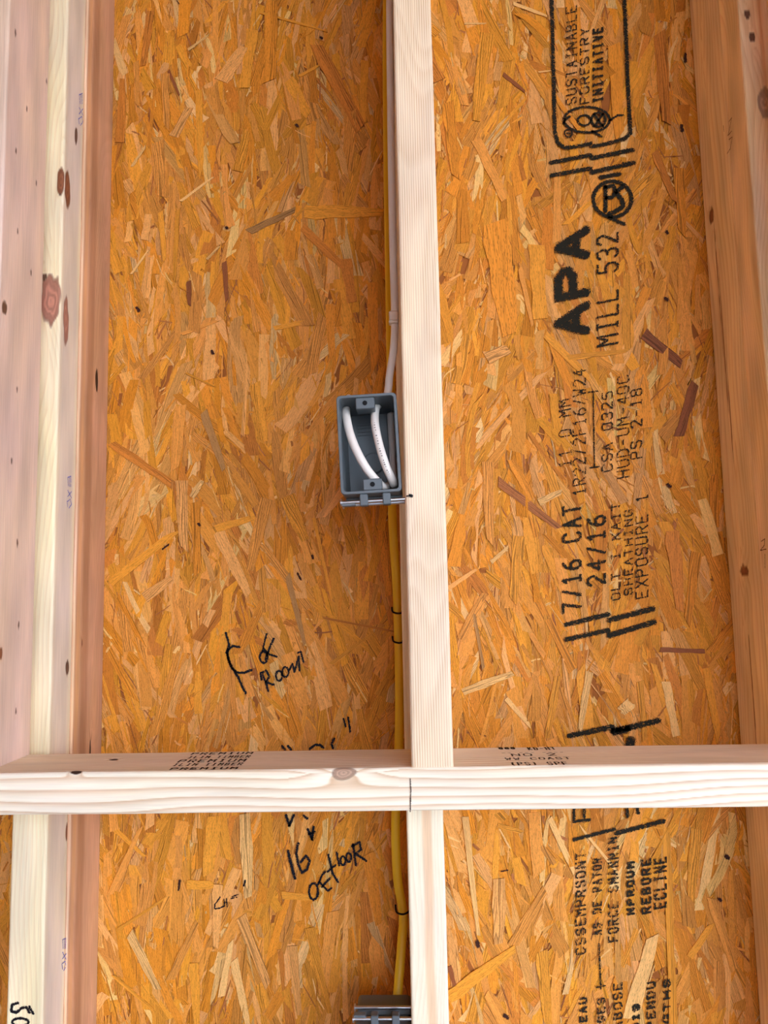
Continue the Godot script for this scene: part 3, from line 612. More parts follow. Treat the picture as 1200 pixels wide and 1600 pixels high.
func dab(st: SurfaceTool, segs: Array, area: Rect2, o: Vector3, ua: Vector3, ub: Vector3, weight: float, miss: float, cell: float, normal: Vector3):
	# the dots that a print head or a felt tip leaves inside the strokes; long in the feed direction
	var nx := int(ceil(area.size.x / cell))
	var ny := int(ceil(area.size.y / cell))
	for j in ny:
		var run := -1
		for i in nx + 1:
			var on := false
			if i < nx:
				var p := area.position + Vector2((i + 0.5) * cell, (j + 0.5) * cell)
				var ragged := 1.0 + 0.55 * noise_fine.get_noise_2d(p.x * 700.0 + o.x * 900.0, p.y * 1500.0 + o.y * 900.0)
				if near_stroke(p, segs) < weight * 0.5 * ragged:
					var gap := noise_spots.get_noise_2d(p.x * 160.0 + o.y * 777.0, p.y * 900.0 + o.x * 333.0) * 0.5 + 0.5
					on = gap > miss + 0.17
			if on and run < 0: run = i
			if not on and run >= 0:
				var a := area.position + Vector2(run * cell, j * cell)
				ink_cell(st, o + ua * a.x + ub * a.y, ua * (i - run) * cell, ub * cell, normal)
				run = -1

func stroke_ink(st: SurfaceTool, pts: Array, weight: float, miss: float, place: Callable, cell := 0.0007):
	# strokes drawn in the plane's own coordinates; place turns them into points
	var segs := []
	var lo := Vector2(1e9, 1e9)
	var hi := -lo
	for i in pts.size():
		if i > 0: segs.append([pts[i - 1], pts[i]])
		lo = lo.min(pts[i]); hi = hi.max(pts[i])
	var pad := Vector2(weight, weight)
	var o: Vector3 = place.call(Vector2.ZERO)
	var ua: Vector3 = place.call(Vector2(1, 0)) - o
	var ub: Vector3 = place.call(Vector2(0, 1)) - o
	dab(st, segs, Rect2(lo - pad, hi - lo + pad * 2.0), o, ua, ub, weight, miss, cell, ua.cross(ub))

# ------------------------------------------------------------------ the room around
func room():
	var boards := NoiseTexture2D.new()
	boards.width = 512; boards.height = 512; boards.seamless = true
	var fn := FastNoiseLite.new()
	fn.seed = 3; fn.frequency = 0.02; fn.fractal_octaves = 4
	boards.noise = fn
	var ramp := Gradient.new()
	ramp.set_color(0, Color(0.55, 0.31, 0.11)); ramp.set_color(1, Color(0.80, 0.52, 0.22))
	boards.color_ramp = ramp
	var panel := plain(Color.WHITE, 0.75)
	panel.albedo_texture = boards
	panel.uv1_triplanar = true; panel.uv1_world_triplanar = true; panel.uv1_scale = Vector3(1.2, 3.0, 1.2)
	var slab := plain(Color(0.64, 0.63, 0.61), 0.85)
	var parts := [
		["floor", Vector3(-2.2, FLOOR - 0.1, -1.2), Vector3(2.9, FLOOR, 3.1), slab],
		["ceiling", Vector3(-2.2, CEILING, -1.2), Vector3(2.9, CEILING + 0.1, 3.1), panel],
		["wall_left", Vector3(-2.3, FLOOR - 0.1, -1.2), Vector3(-2.2, CEILING + 0.1, 3.1), panel],
		["wall_right", Vector3(2.9, FLOOR - 0.1, -1.2), Vector3(3.0, CEILING + 0.1, 0.6), panel],
		["trim_2", Vector3(2.9, 1.3, 0.6), Vector3(3.0, CEILING + 0.1, 2.7), panel],
		["trim_3", Vector3(2.9, FLOOR - 0.1, 2.7), Vector3(3.0, CEILING + 0.1, 3.1), panel],
		["wall_front", Vector3(-2.2, FLOOR, 3.0), Vector3(0.1, CEILING, 3.1), panel],
		["trim_1", Vector3(0.1, 1.3, 3.0), Vector3(2.9, CEILING, 3.1), panel],
	]
	for p in parts:
		tag(put(p[0], box_mesh(p[1], p[2]), p[3]), {"floor": "bare concrete floor of the unfinished room", "ceiling": "bare wooden ceiling of the unfinished room"}.get(p[0], "bare wooden wall of the unfinished room"), "", "", "structure")
	var soil := plain(Color(0.72, 0.71, 0.69), 0.95)
	tag(put("ground", box_mesh(Vector3(-40, FLOOR - 0.4, -40), Vector3(40, FLOOR - 0.12, 60)), soil), "pale concrete ground outside the open side of the room", "", "", "structure")

# ------------------------------------------------------------------ oriented strand board
func strand_texture() -> ImageTexture:
	# grain of knife-cut strands: left half ringed, right half plain; rows run along the strand
	var w := 512
	var h := 384
	var bytes := PackedByteArray()
	bytes.resize(w * h * 3)
	var at := 0
	for j in h:
		for i in w:
			var u := float(i) / w
			var ringed := 1.0 if u < 0.5 else 0.25
			var r := i * 0.085 + noise_slow.get_noise_2d(j * 0.006, i * 0.012) * 2.2
			var fr := r - floorf(r)
			var line := fr * fr * (1.0 if fr < 0.85 else (1.0 - fr) / 0.15)
			var f := 0.99 - 0.46 * line * ringed + 0.20 * noise_fine.get_noise_2d(i * 0.55, j * 0.03) + 0.07 * noise_spots.get_noise_2d(i * 0.05, j * 0.02 + 90.0)
			if noise_spots.get_noise_2d(i * 0.6 + 300.0, j * 0.12) > 0.40: f *= 0.66
			f = clampf(f, 0.25, 1.0)
			bytes[at] = int(f * 255.0)
			bytes[at + 1] = int(f * 255.0 * (0.97 + 0.03 * f))
			bytes[at + 2] = int(f * 255.0 * (0.90 + 0.10 * f))
			at += 3
	return ImageTexture.create_from_image(Image.create_from_data(w, h, false, Image.FORMAT_RGB8, bytes))

func tone(k: int) -> Color:
	# linear base colours of the strands
	return [Color(0.87, 0.355, 0.064), Color(0.98, 0.56, 0.190), Color(0.89, 0.365, 0.038), Color(0.72, 0.25, 0.036), Color(0.32, 0.10, 0.032), Color(0.92, 0.43, 0.118), Color(0.50, 0.245, 0.075), Color(0.86, 0.315, 0.030), Color(0.52, 0.18, 0.05)][k]

func strand_outline(r: RandomNumberGenerator, stations: int) -> Array:
	# half widths left and right at stations along a unit strand
	var out := []
	var lean := r.randf_range(-0.12, 0.12)
	var taper := r.randf_range(0.0, 0.45)
	for i in stations:
		var t := float(i) / (stations - 1)
		var wl := 0.5 - r.randf() * 0.16
		var wr := 0.5 - r.randf() * 0.16
		wl *= 1.0 - taper * t * t
		wr *= 1.0 - taper * t * t
		var y := t - 0.5
		var dl := 0.0
		var dr := 0.0
		if i == 0: dl = r.randf_range(0.0, 0.10); dr = r.randf_range(0.0, 0.10)
		if i == stations - 1: dl = -r.randf_range(0.0, 0.16); dr = -r.randf_range(0.0, 0.16)
		out.append([-wl + lean * t, y + dl, wr + lean * t, y + dr])
	return out

func sheathing():
	var back := Node3D.new()
	back.name = "wall_back"
	add_child(back)
	tag(back, "oriented strand board sheathing behind the studs", "", "", "structure")
	var core := plain(Color(0.62, 0.36, 0.15), 0.85)
	put("panel", box_mesh(Vector3(-2.2, FLOOR, -(SHEATHING + 0.0115)), Vector3(2.9, CEILING, -SHEATHING)), core, back)
	var tex := strand_texture()
	var mats := []
	for k in 9:
		var m := plain(tone(k).linear_to_srgb(), 0.58, 0.0, 0.3)
		m.albedo_texture = tex
		mats.append(m)
	var relief: Image = tex.get_image().duplicate()
	relief.bump_map_to_normal_map(1.6)
	var bumps := ImageTexture.create_from_image(relief)
	for m in mats:
		m.normal_enabled = true
		m.normal_texture = bumps
	var field := plain(Color.WHITE, 0.62, 0.0, 0.3)
	field.albedo_texture = tex
	field.vertex_color_use_as_albedo = true
	field.normal_enabled = true
	field.normal_texture = bumps
	# the many: one piece of stuff
	var verts := PackedVector3Array()
	var norms := PackedVector3Array()
	var uvs := PackedVector2Array()
	var cols := PackedColorArray()
	var idx := PackedInt32Array()
	var weights := [0, 0, 0, 0, 0, 1, 2, 2, 2, 2, 2, 3, 5, 5, 5, 7, 7, 7, 7, 0]
	var n := 47000
	for i in n:
		var late := float(i) / n
		var sort := 0                      # broad strand, thin sliver or short splinter
		if i % 3 == 1: sort = 1
		if i % 6 == 2 or i % 6 == 3: sort = 2
		var x := rng.randf_range(-1.0, 0.95)
		var y := rng.randf_range(-0.72, 1.06)
		# strands lie in loose sheaves that share a direction
		var sheaf := noise_slow.get_noise_2d(x * 5.0 + 70.0, y * 3.5) * 0.75
		var ang := sheaf + rng.randfn(0.0, 0.26)
		var l := rng.randf_range(0.05, 0.150)
		var w := rng.randf_range(0.006, 0.022)
		var k: int = weights[rng.randi() % weights.size()]
		if sort == 1:
			l = rng.randf_range(0.020, 0.085)
			w = rng.randf_range(0.0007, 0.0027)
			ang = sheaf + rng.randfn(0.0, 0.30)
			k = [0, 2, 5, 7, 3, 8, 1, 3, 8, 7][rng.randi() % 10]
		if sort == 2:
			l = rng.randf_range(0.006, 0.030)
			w = rng.randf_range(0.0010, 0.0042)
			ang = rng.randf_range(-PI, PI) if rng.randf() < 0.6 else ang
			k = [1, 5, 0, 1, 2, 8, 0, 3, 1, 7, 5, 8][rng.randi() % 12]
			if noise_spots.get_noise_2d(x * 9.0, y * 6.0) < 0.0 and rng.randf() < 0.8: continue
		var c := tone(k)
		c = c * rng.randf_range(0.84, 1.10)
		c.b *= rng.randf_range(0.8, 1.15)
		var z := -SHEATHING + 0.00015 + 0.0017 * late + rng.randf() * 0.0005
		var tilt_a := rng.randfn(0.0, 0.011)
		var tilt_b := rng.randfn(0.0, 0.040)
		add_strand(verts, norms, uvs, cols, idx, Vector3(x, y, z), ang, l, w, tilt_a, tilt_b, c, 6 if sort == 0 else 3)
	var arr := []
	arr.resize(Mesh.ARRAY_MAX)
	arr[Mesh.ARRAY_VERTEX] = verts
	arr[Mesh.ARRAY_NORMAL] = norms
	arr[Mesh.ARRAY_TEX_UV] = uvs
	arr[Mesh.ARRAY_COLOR] = cols
	arr[Mesh.ARRAY_INDEX] = idx
	var am := ArrayMesh.new()
	am.add_surface_from_arrays(Mesh.PRIMITIVE_TRIANGLES, arr)
	var f := put("strand_layer", am, field, back)
	f.set_meta("kind", "stuff")
	# the largest ones, each a piece of its own
	var shapes := []
	for k in 14: shapes.append(strand_mesh(k))
	var list: Array = BIG_STRANDS.duplicate()
	var extra := []
	while extra.size() + list.size() < 298:
		var x := rng.randf_range(-0.56, 0.50)
		var y := rng.randf_range(-0.52, 0.84)
		extra.append([x, y, rng.randf_range(0.07, 0.13), rng.randf_range(0.012, 0.022), noise_slow.get_noise_2d(x * 5.0 + 70.0, y * 3.5) * 0.8 + rng.randfn(0.0, 0.2), [0, 2, 5, 7, 0, 2, 3, 7][rng.randi() % 8]])
	var count := 0
	for s in extra + list:
		var own := count >= extra.size()
		var lift := 0.0027 + 0.0004 * rng.randf() if own else 0.0015 + 0.0005 * rng.randf()
		var bas := Basis(Vector3(0, 0, 1), s[4]) * Basis(Vector3(1, 0, 0), rng.randfn(0.0, 0.004)) * Basis(Vector3(0, 1, 0), rng.randfn(0.0, 0.02))
		var o := put("strand", shapes[rng.randi() % shapes.size()], mats[int(s[5])], back)
		o.transform = Transform3D(bas * Basis.from_scale(Vector3(s[3], s[2], 0.0004)), Vector3(s[0], s[1], -SHEATHING + lift))
		count += 1
	printing(back)

func add_strand(verts: PackedVector3Array, norms: PackedVector3Array, uvs: PackedVector2Array, cols: PackedColorArray, idx: PackedInt32Array, at: Vector3, ang: float, l: float, w: float, ta: float, tb: float, c: Color, stations: int):
	var bas := Basis(Vector3(0, 0, 1), ang) * Basis(Vector3(1, 0, 0), ta) * Basis(Vector3(0, 1, 0), tb)
	var o := strand_outline(rng, stations)
	var start := verts.size()
	var u0 := rng.randf()
	var v0 := rng.randf()
	var edge := Color(c.r, c.g, c.b)
	var curl := rng.randf_range(-0.0004, 0.0004)
	var bow := rng.randfn(0.0, 0.0035) * l / 0.1
	for i in stations:
		for s in 2:
			var px: float = o[i][s * 2] * w + bow * (1.0 - pow(2.0 * i / (stations - 1.0) - 1.0, 2.0))
			var py: float = o[i][s * 2 + 1] * l
			verts.append(at + bas * Vector3(px, py, curl * (0.25 - pow(i / (stations - 1.0) - 0.5, 2.0))))
			norms.append(bas.z)
			uvs.append(Vector2(u0 + px / 0.060, v0 + py / 0.36))
			cols.append(edge)
	for i in stations - 1:
		var a := start + i * 2
		idx.append_array(PackedInt32Array([a, a + 2, a + 3, a, a + 3, a + 1]))

func strand_mesh(k: int) -> ArrayMesh:
	var r := RandomNumberGenerator.new()
	r.seed = 700 + k
	var st := begin()
	var o := strand_outline(r, 6)
	var u0 := r.randf() * 0.3 if k % 2 == 0 else 0.5 + r.randf() * 0.3
	var top := []
	for i in 6:
		top.append([Vector3(o[i][0], o[i][1], 1.0), Vector3(o[i][2], o[i][3], 1.0)])
	var uv := func(p: Vector3) -> Vector2: return Vector2(u0 + p.x * 0.17, 0.3 + 0.05 * k + p.y * 0.24)
	for i in 5:
		var a: Vector3 = top[i + 1][0]
		var b: Vector3 = top[i + 1][1]
		var c: Vector3 = top[i][1]
		var d: Vector3 = top[i][0]
		quad(st, a, b, c, d, uv.call(a), uv.call(b), uv.call(c), uv.call(d))
		var dn := Vector3(0, 0, -3.0)
		quad(st, a, d, d + dn, a + dn, uv.call(a), uv.call(d), uv.call(d), uv.call(a))
		quad(st, c, b, b + dn, c + dn, uv.call(c), uv.call(b), uv.call(b), uv.call(c))
	for e in [[top[5][0], top[5][1]], [top[0][1], top[0][0]]]:
		var a: Vector3 = e[1]
		var b: Vector3 = e[0]
		var dn := Vector3(0, 0, -3.0)
		quad(st, a, b, b + dn, a + dn, uv.call(a), uv.call(b), uv.call(b), uv.call(a))
	return mesh_of(st)

func printing(back: Node3D):
	var ink := plain(Color(0.16, 0.15, 0.12), 0.75, 0.0, 0.2)
	var felt := plain(Color(0.06, 0.06, 0.10), 0.6, 0.0, 0.3)
	for t in PANEL_TEXT:
		var st := begin()
		text_ink(st, t[0], t[1], t[2], t[3], t[4], t[5])
		put("printed_line", mesh_of(st), ink, back)
	var flat := func(p: Vector2) -> Vector3: return Vector3(p.x, p.y, -SHEATHING + 0.0040)
	var st := begin()
	for b in PANEL_BARS: stroke_ink(st, b[0], b[1], 0.12, flat)
	put("printed_bars", mesh_of(st), ink, back)
	st = begin()
	for b in PANEL_EMBLEMS: stroke_ink(st, b[0], b[1], 0.08, flat)
	put("printed_emblem", mesh_of(st), ink, back)
	st = begin()
	for b in HANDWRITING: stroke_ink(st, b[0], b[1], 0.05, flat, 0.0006)
	put("handwriting", mesh_of(st), felt, back)
	var bark := plain(Color(0.24, 0.15, 0.13), 0.8, 0.0, 0.2)
	for b in BARK_SPECKS:
		st = begin()
		stroke_ink(st, b[0], b[1], 0.0, flat, 0.0006)
		put("bark_speck", mesh_of(st), bark, back)

# ------------------------------------------------------------------ studs, furring, blocking
func framing():
	var top := CEILING
	var pale := {"early": Color(0.90, 0.80, 0.66), "late": Color(0.80, 0.62, 0.45)}
	# inner frame
	var plate := lumber("blocking_plate", "pale horizontal two-by-four crossing the whole wall in front of the studs", "blocking", "", false, [-0.95, 0.80, -0.1918, -0.1537, FRONT, FRONT + 0.089],
		{"early": Color(0.97, 0.93, 0.85), "late": Color(0.79, 0.62, 0.46), "lines": 135.0, "wander": 0.20, "contrast": 0.8, "seed": 3, "fibre": 0.04,
		"knots": [["f", Vector3(-0.0673, -0.1571, -0.722), 0.007, 0.010, 4], ["r", Vector3(-0.299, -0.1537, -0.7759), 0.004, 0.004, 3], ["r", Vector3(-0.3143, -0.1537, -0.7235), 0.003, 0.005, 3]]}, 288, 1280)
	var ink := plain(Color(0.12, 0.09, 0.08), 0.7, 0.0, 0.2)
	for t in GRADE_STAMPS:
		var st := begin()
		text_ink(st, t[0], t[1], t[2], t[3], t[4], t[5], 0.0005)
		put("grade_stamp", mesh_of(st), ink, plate)
	var on_front := func(p: Vector2) -> Vector3: return Vector3(p.x, p.y, -FRONT + 0.0006)
	var pencil := plain(Color(0.30, 0.25, 0.22), 0.8)
	var felt := plain(Color(0.05, 0.05, 0.08), 0.6)
	var st := begin()
	for b in PENCIL_LINE: stroke_ink(st, b[0], b[1], 0.1, on_front, 0.0004)
	put("pencil_line", mesh_of(st), pencil, plate)
	var stud := lumber("wall_stud", "pale straight-grained stud beside the grey outlet box, standing on the horizontal blocking", "stud", "", true, [-0.006, 0.0321, -0.1537, top, FRONT, FRONT + 0.089],
		{"early": Color(0.97, 0.89, 0.78), "late": Color(0.76, 0.58, 0.41), "lines": 420.0, "wander": 0.30, "contrast": 0.9, "seed": 8, "fibre": 0.05}, 448, 640)
	st = begin()
	for b in STUD_MARK: stroke_ink(st, b[0], b[1], 0.0, on_front, 0.0004)
	put("felt_tip_mark", mesh_of(st), felt, stud)
	var dents := []
	for q in [Vector3(-0.4, 0.5925, -0.7356), Vector3(-0.4, 0.5868, -0.8055), Vector3(-0.4, 0.5265, -0.7637), Vector3(-0.4, 0.467, -0.7444), Vector3(-0.4, 0.4569, -0.7889), Vector3(-0.4, 0.3839, -0.7532), Vector3(-0.4, 0.3534, -0.7835), Vector3(-0.4, 0.2193, -0.7617), Vector3(-0.4, 0.1437, -0.7548), Vector3(-0.4, 0.0624, -0.7711), Vector3(-0.4, -0.0207, -0.7786), Vector3(-0.4, -0.1063, -0.7786)]:
		dents.append(["r", q, 0.0014, 0.0032, 0])
	dents.append(["r", Vector3(-0.4, 0.2941, -0.7321), 0.005, 0.007, 0])
	dents.append(["r", Vector3(-0.4, -0.0471, -0.7459), 0.003, 0.006, 2])
	lumber("wall_stud", "smooth pinkish stud with small dark knots at the left edge, standing on the blocking", "stud", "", true, [-0.438, -0.400, -0.1537, top, FRONT, FRONT + 0.089],
		{"early": Color(0.90, 0.79, 0.71), "late": Color(0.83, 0.67, 0.58), "lines": 240.0, "wander": 0.3, "contrast": 0.35, "seed": 12, "blotch": 0.10, "rough": 0.42, "spec": 0.5, "knots": dents})
	lumber("wall_stud", "stud at the right edge standing on the blocking in front of a furring strip", "stud", "", true, [0.4065, 0.4446, -0.1537, top, FRONT, FRONT + 0.089],
		{"early": Color(0.86, 0.70, 0.53), "late": Color(0.74, 0.54, 0.38), "lines": 260.0, "seed": 31}, 256, 400)
	# legs that carry the blocking, beyond both edges of the picture
	lumber("wall_stud", "short stud carrying the left end of the horizontal blocking", "stud", "", true, [-0.93, -0.892, FLOOR + 0.038, -0.1918, FRONT, FRONT + 0.089], pale, 128, 128)
	lumber("wall_stud", "short stud carrying the right end of the horizontal blocking", "stud", "", true, [0.742, 0.78, FLOOR + 0.038, -0.1918, FRONT, FRONT + 0.089], pale, 128, 128)
	lumber("bottom_plate", "flat board on the floor under the inner frame", "plate", "", false, [-0.95, 0.80, FLOOR, FLOOR + 0.038, FRONT, FRONT + 0.089], pale, 128, 256)
	lumber("bottom_plate", "flat board on the floor under the studs of the outer wall", "plate", "", false, [-2.2, 2.9, FLOOR, FLOOR + 0.038, FURRING, SHEATHING - 0.002], pale, 128, 256)
	var low := FLOOR + 0.038
	# furring strips
	var strip := lumber("furring_strip", "pale yellowish furring strip with a large reddish knot, behind the pinkish left stud", "furring strip", "", true, [-0.4285, -0.3905, low, top, FURRING, BACK_STUD],
		{"early": Color(0.96, 0.90, 0.75), "late": Color(0.86, 0.72, 0.53), "lines": 190.0, "wander": 0.9, "contrast": 0.45, "seed": 21, "blotch": 0.09, "bands": [[0.062, 0.028, Color(0.86, 0.79, 0.72), 0.85]],
		"knots": [["f", Vector3(-0.4017, 0.3421, -0.832), 0.012, 0.027, 1], ["f", Vector3(-0.4098, 0.3695, -0.832), 0.003, 0.004, 0], ["r", Vector3(-0.3905, 0.4792, -0.8423), 0.007, 0.022, 2], ["f", Vector3(-0.3934, 0.483, -0.832), 0.005, 0.015, 2], ["r", Vector3(-0.3905, 0.5566, -0.8624), 0.004, 0.010, 0], ["r", Vector3(-0.3905, 0.3233, -0.8471), 0.006, 0.030, 1], ["r", Vector3(-0.3905, -0.0713, -0.8711), 0.004, 0.008, 0], ["r", Vector3(-0.3905, -0.2513, -0.879), 0.003, 0.010, 2], ["f", Vector3(-0.3938, 0.4675, -0.832), 0.0015, 0.0015, 0]]}, 320, 900)
	var on_strip := func(p: Vector2) -> Vector3: return Vector3(p.x, p.y, -FURRING + 0.0006)
	st = begin()
	for b in STUD_NUMBER: stroke_ink(st, b[0], b[1], 0.0, on_strip, 0.0005)
	put("felt_tip_number", mesh_of(st), felt, strip)
	var on_side := func(p: Vector2) -> Vector3: return Vector3(-0.3899, p.y, -p.x)
	st = begin()
	for b in BLUE_CRAYON: stroke_ink(st, b[0], b[1], 0.12, on_side, 0.0005)
	put("blue_crayon_mark", mesh_of(st), plain(Color(0.45, 0.44, 0.72), 0.7), strip)
	lumber("furring_strip", "whitish furring strip of the middle stud, showing below the horizontal blocking", "furring strip", "", true, [-0.0132, 0.0249, low, top, FURRING, BACK_STUD],
		{"early": Color(0.96, 0.92, 0.82), "late": Color(0.90, 0.79, 0.65), "lines": 210.0, "wander": 0.7, "contrast": 0.45, "seed": 26, "bands": [[0.021, 0.006, Color(0.93, 0.76, 0.60), 0.7]],
		"knots": [["l", Vector3(-0.0132, 0.0489, -0.903), 0.012, 0.010, 3]]}, 256, 800)
	var right := lumber("furring_strip", "tan furring strip with dark knots at the right edge", "furring strip", "", true, [0.3862, 0.4242, low, top, FURRING, BACK_STUD],
		{"early": Color(0.94, 0.81, 0.64), "late": Color(0.80, 0.60, 0.41), "lines": 150.0, "wander": 1.0, "contrast": 0.5, "seed": 44, "blotch": 0.14,
		"knots": [["f", Vector3(0.3958, 0.65, -0.832), 0.003, 0.005, 0], ["f", Vector3(0.3988, 0.6216, -0.832), 0.003, 0.006, 0], ["f", Vector3(0.408, 0.5422, -0.832), 0.008, 0.016, 4]]}, 288, 700)
	var on_right := func(p: Vector2) -> Vector3: return Vector3(0.3856, p.y, -p.x)
	st = begin()
	var graphite := plain(Color(0.40, 0.20, 0.14), 0.7)
	for k in PENCIL_MARKS.size():
		if k == 3:
			put("pencil_mark", mesh_of(st), graphite, right)
			st = begin()
		stroke_ink(st, PENCIL_MARKS[k][0], PENCIL_MARKS[k][1], 0.1, on_right, 0.0005)
	put("pencil_mark", mesh_of(st), graphite, right)
	# studs nailed to the panel
	lumber("wall_stud", "reddish brown stud with dark streaks left of the handwriting, against the panel", "stud", "", true, [-0.4272, -0.389, low, top, BACK_STUD, SHEATHING - 0.0019],
		{"early": Color(0.85, 0.66, 0.52), "late": Color(0.64, 0.45, 0.32), "lines": 300.0, "wander": 0.35, "contrast": 0.75, "seed": 51, "blotch": 0.10,
		"bands": [[0.068, 0.012, Color(0.66, 0.46, 0.32), 0.6], [0.0495, 0.006, Color(0.88, 0.66, 0.45), 0.6], [0.040, 0.003, Color(0.93, 0.80, 0.66), 0.7]],
		"knots": [["r", Vector3(-0.389, 0.2759, -0.9326), 0.0035, 0.013, 3], ["r", Vector3(-0.389, -0.1722, -0.9349), 0.002, 0.012, 3], ["r", Vector3(-0.389, -0.0464, -0.9053), 0.002, 0.003, 2]]}, 288, 700)
	lumber("wall_stud", "middle stud against the panel, mostly hidden behind its furring strip and the cables", "stud", "", true, [-0.0132, 0.0249, low, top, BACK_STUD, SHEATHING - 0.0019],
		{"early": Color(0.86, 0.69, 0.52), "late": Color(0.72, 0.53, 0.37), "seed": 58}, 128, 256)
	lumber("wall_stud", "shaded orange stud at the right side of the printed panel", "stud", "", true, [0.3862, 0.4244, low, top, BACK_STUD, SHEATHING - 0.0019],
		{"early": Color(0.94, 0.82, 0.64), "late": Color(0.80, 0.61, 0.42), "lines": 110.0, "wander": 0.35, "contrast": 0.6, "seed": 63, "blotch": 0.10,
		"knots": [["l", Vector3(0.3862, 0.4668, -0.9454), 0.007, 0.010, 2], ["l", Vector3(0.3862, 0.2964, -0.9364), 0.0012, 0.09, 2], ["l", Vector3(0.3862, 0.3792, -0.94), 0.0010, 0.08, 2], ["l", Vector3(0.3862, 0.2077, -0.9323), 0.0010, 0.06, 2], ["l", Vector3(0.3862, -0.1382, -0.9247), 0.0012, 0.08, 2], ["l", Vector3(0.3862, 0.0213, -0.9237), 0.012, 0.006, 2]]}, 288, 700)

# ------------------------------------------------------------------ boxes and cables
func rounded(w: float, h: float, r: float) -> Array:
	var out := []
	for c in [[w / 2 - r, h / 2 - r, 0.0], [-w / 2 + r, h / 2 - r, PI / 2], [-w / 2 + r, -h / 2 + r, PI], [w / 2 - r, -h / 2 + r, PI * 1.5]]:
		for k in 5:
			var a: float = c[2] + PI / 2 * k / 4.0
			out.append(Vector2(c[0] + cos(a) * r, c[1] + sin(a) * r))
	return out

func loops(st: SurfaceTool, rings: Array):
	# joins loops of Vector3 one after another
	for i in rings.size() - 1:
		var m: int = rings[i].size()
		for k in m:
			var k2 := (k + 1) % m
			quad(st, rings[i][k], rings[i][k2], rings[i + 1][k2], rings[i + 1][k])

func outlet_box(called: String, at: Vector3, turn: float, label: String, lugs_below: bool):
	# origin: middle of the open front; depth runs to -z
	var grey := plain(Color(0.35, 0.38, 0.40), 0.45, 0.0, 0.5)
	var steel := plain(Color(0.78, 0.80, 0.82), 0.28, 1.0, 0.5)
	var hole := plain(Color(0.05, 0.05, 0.06), 0.8)
	var o := thing(called, at, label, "outlet box", "grey outlet boxes")
	o.rotation.z = turn
	var w := 0.0575
	var h := 0.0955
	var d := 0.070
	var t := 0.0030
	var rings := []
	for s in [[w - 0.003, h - 0.003, -d, 0.003], [w, h, -d + 0.003, 0.004], [w, h, -0.001, 0.004], [w - 0.001, h - 0.001, 0.0, 0.004], [w - 2 * t + 0.001, h - 2 * t + 0.001, 0.0, 0.003], [w - 2 * t, h - 2 * t, -0.001, 0.003], [w - 2 * t - 0.003, h - 2 * t - 0.003, -d + t, 0.003]]:
		var ring := []
		for p in rounded(s[0], s[1], s[3]): ring.append(Vector3(p.x, p.y, s[2]))
		rings.append(ring)
	var st := begin()
	loops(st, rings)
	for e in [0, rings.size() - 1]:
		var ring: Array = rings[e]
		for k in range(1, ring.size() - 1):
			for q in ([ring[0], ring[k + 1], ring[k]] if e > 0 else [ring[0], ring[k], ring[k + 1]]):
				st.set_uv(Vector2.ZERO); st.add_vertex(q)
	put("shell", mesh_of(st), grey, o)
	for s in [1.0, -1.0]:
		var x := -0.0015 if s > 0 else 0.0015
		st = begin()
		var y0: float = s * (h / 2 - t) - (0.011 if s > 0 else 0.0)
		box(st, Vector3(x - 0.009, y0, -0.022), Vector3(x + 0.009, y0 + 0.011, -0.0012), 0.0008)
		var tab := put("screw_tab", mesh_of(st), grey, o)
		var cy := CylinderMesh.new()
		cy.top_radius = 0.0023; cy.bottom_radius = 0.0023; cy.height = 0.0010; cy.radial_segments = 18
		var sc := put("screw_hole", cy, hole, tab)
		sc.transform = Transform3D(Basis(Vector3(1, 0, 0), PI / 2), Vector3(x, y0 + 0.0055, -0.0011))
	# round knockout in the back and moulded ribs
	var ko := CylinderMesh.new()
	ko.top_radius = 0.010; ko.bottom_radius = 0.0115; ko.height = 0.003; ko.radial_segments = 28
	put("knockout", ko, grey, o).transform = Transform3D(Basis(Vector3(1, 0, 0), PI / 2), Vector3(0.001, -0.008, -d + 0.0045))
	for k in 4:
		put("rib", box_mesh(Vector3(-0.014, 0.0215 + k * 0.0035, -d + 0.003), Vector3(0.0, 0.0227 + k * 0.0035, -d + 0.0045), 0.0003), grey, o)
	# nail bracket on the outside
	var y := -h / 2 if lugs_below else h / 2
	var sgn := -1.0 if lugs_below else 1.0
	for x in [-0.0225, -0.0075, 0.0140]:
		var first: bool = x < -0.02
		var hw := 0.0065 if first else 0.0038
		var a := y + sgn * (0.0075 if first else 0.0)
		var b := y + sgn * (0.0105 if first else 0.0112)
		put("nail_lug", box_mesh(Vector3(x - hw, minf(a, b), -0.012), Vector3(x + hw, maxf(a, b), -0.0012 if not first else -0.004), 0.0008), grey, o)
	put("nail_bracket", box_mesh(Vector3(-0.026, minf(y, y + sgn * 0.005), -0.034), Vector3(0.0287, maxf(y, y + sgn * 0.005), -0.026), 0.0006), grey, o)
	for z in [-0.0052, -0.027]:
		var nail := CylinderMesh.new()
		nail.top_radius = 0.0019; nail.bottom_radius = 0.0019; nail.height = 0.064; nail.radial_segments = 14
		var nn := put("nail", nail, steel, o)
		nn.transform = Transform3D(Basis(Vector3(0, 0, 1), PI / 2), Vector3(0.0035, y + sgn * 0.0068, z))
		var head := CylinderMesh.new()
		head.top_radius = 0.0036; head.bottom_radius = 0.0036; head.height = 0.0016; head.radial_segments = 18
		put("nail_head", head, steel, nn).position = Vector3(0, 0.0325, 0)
	return o

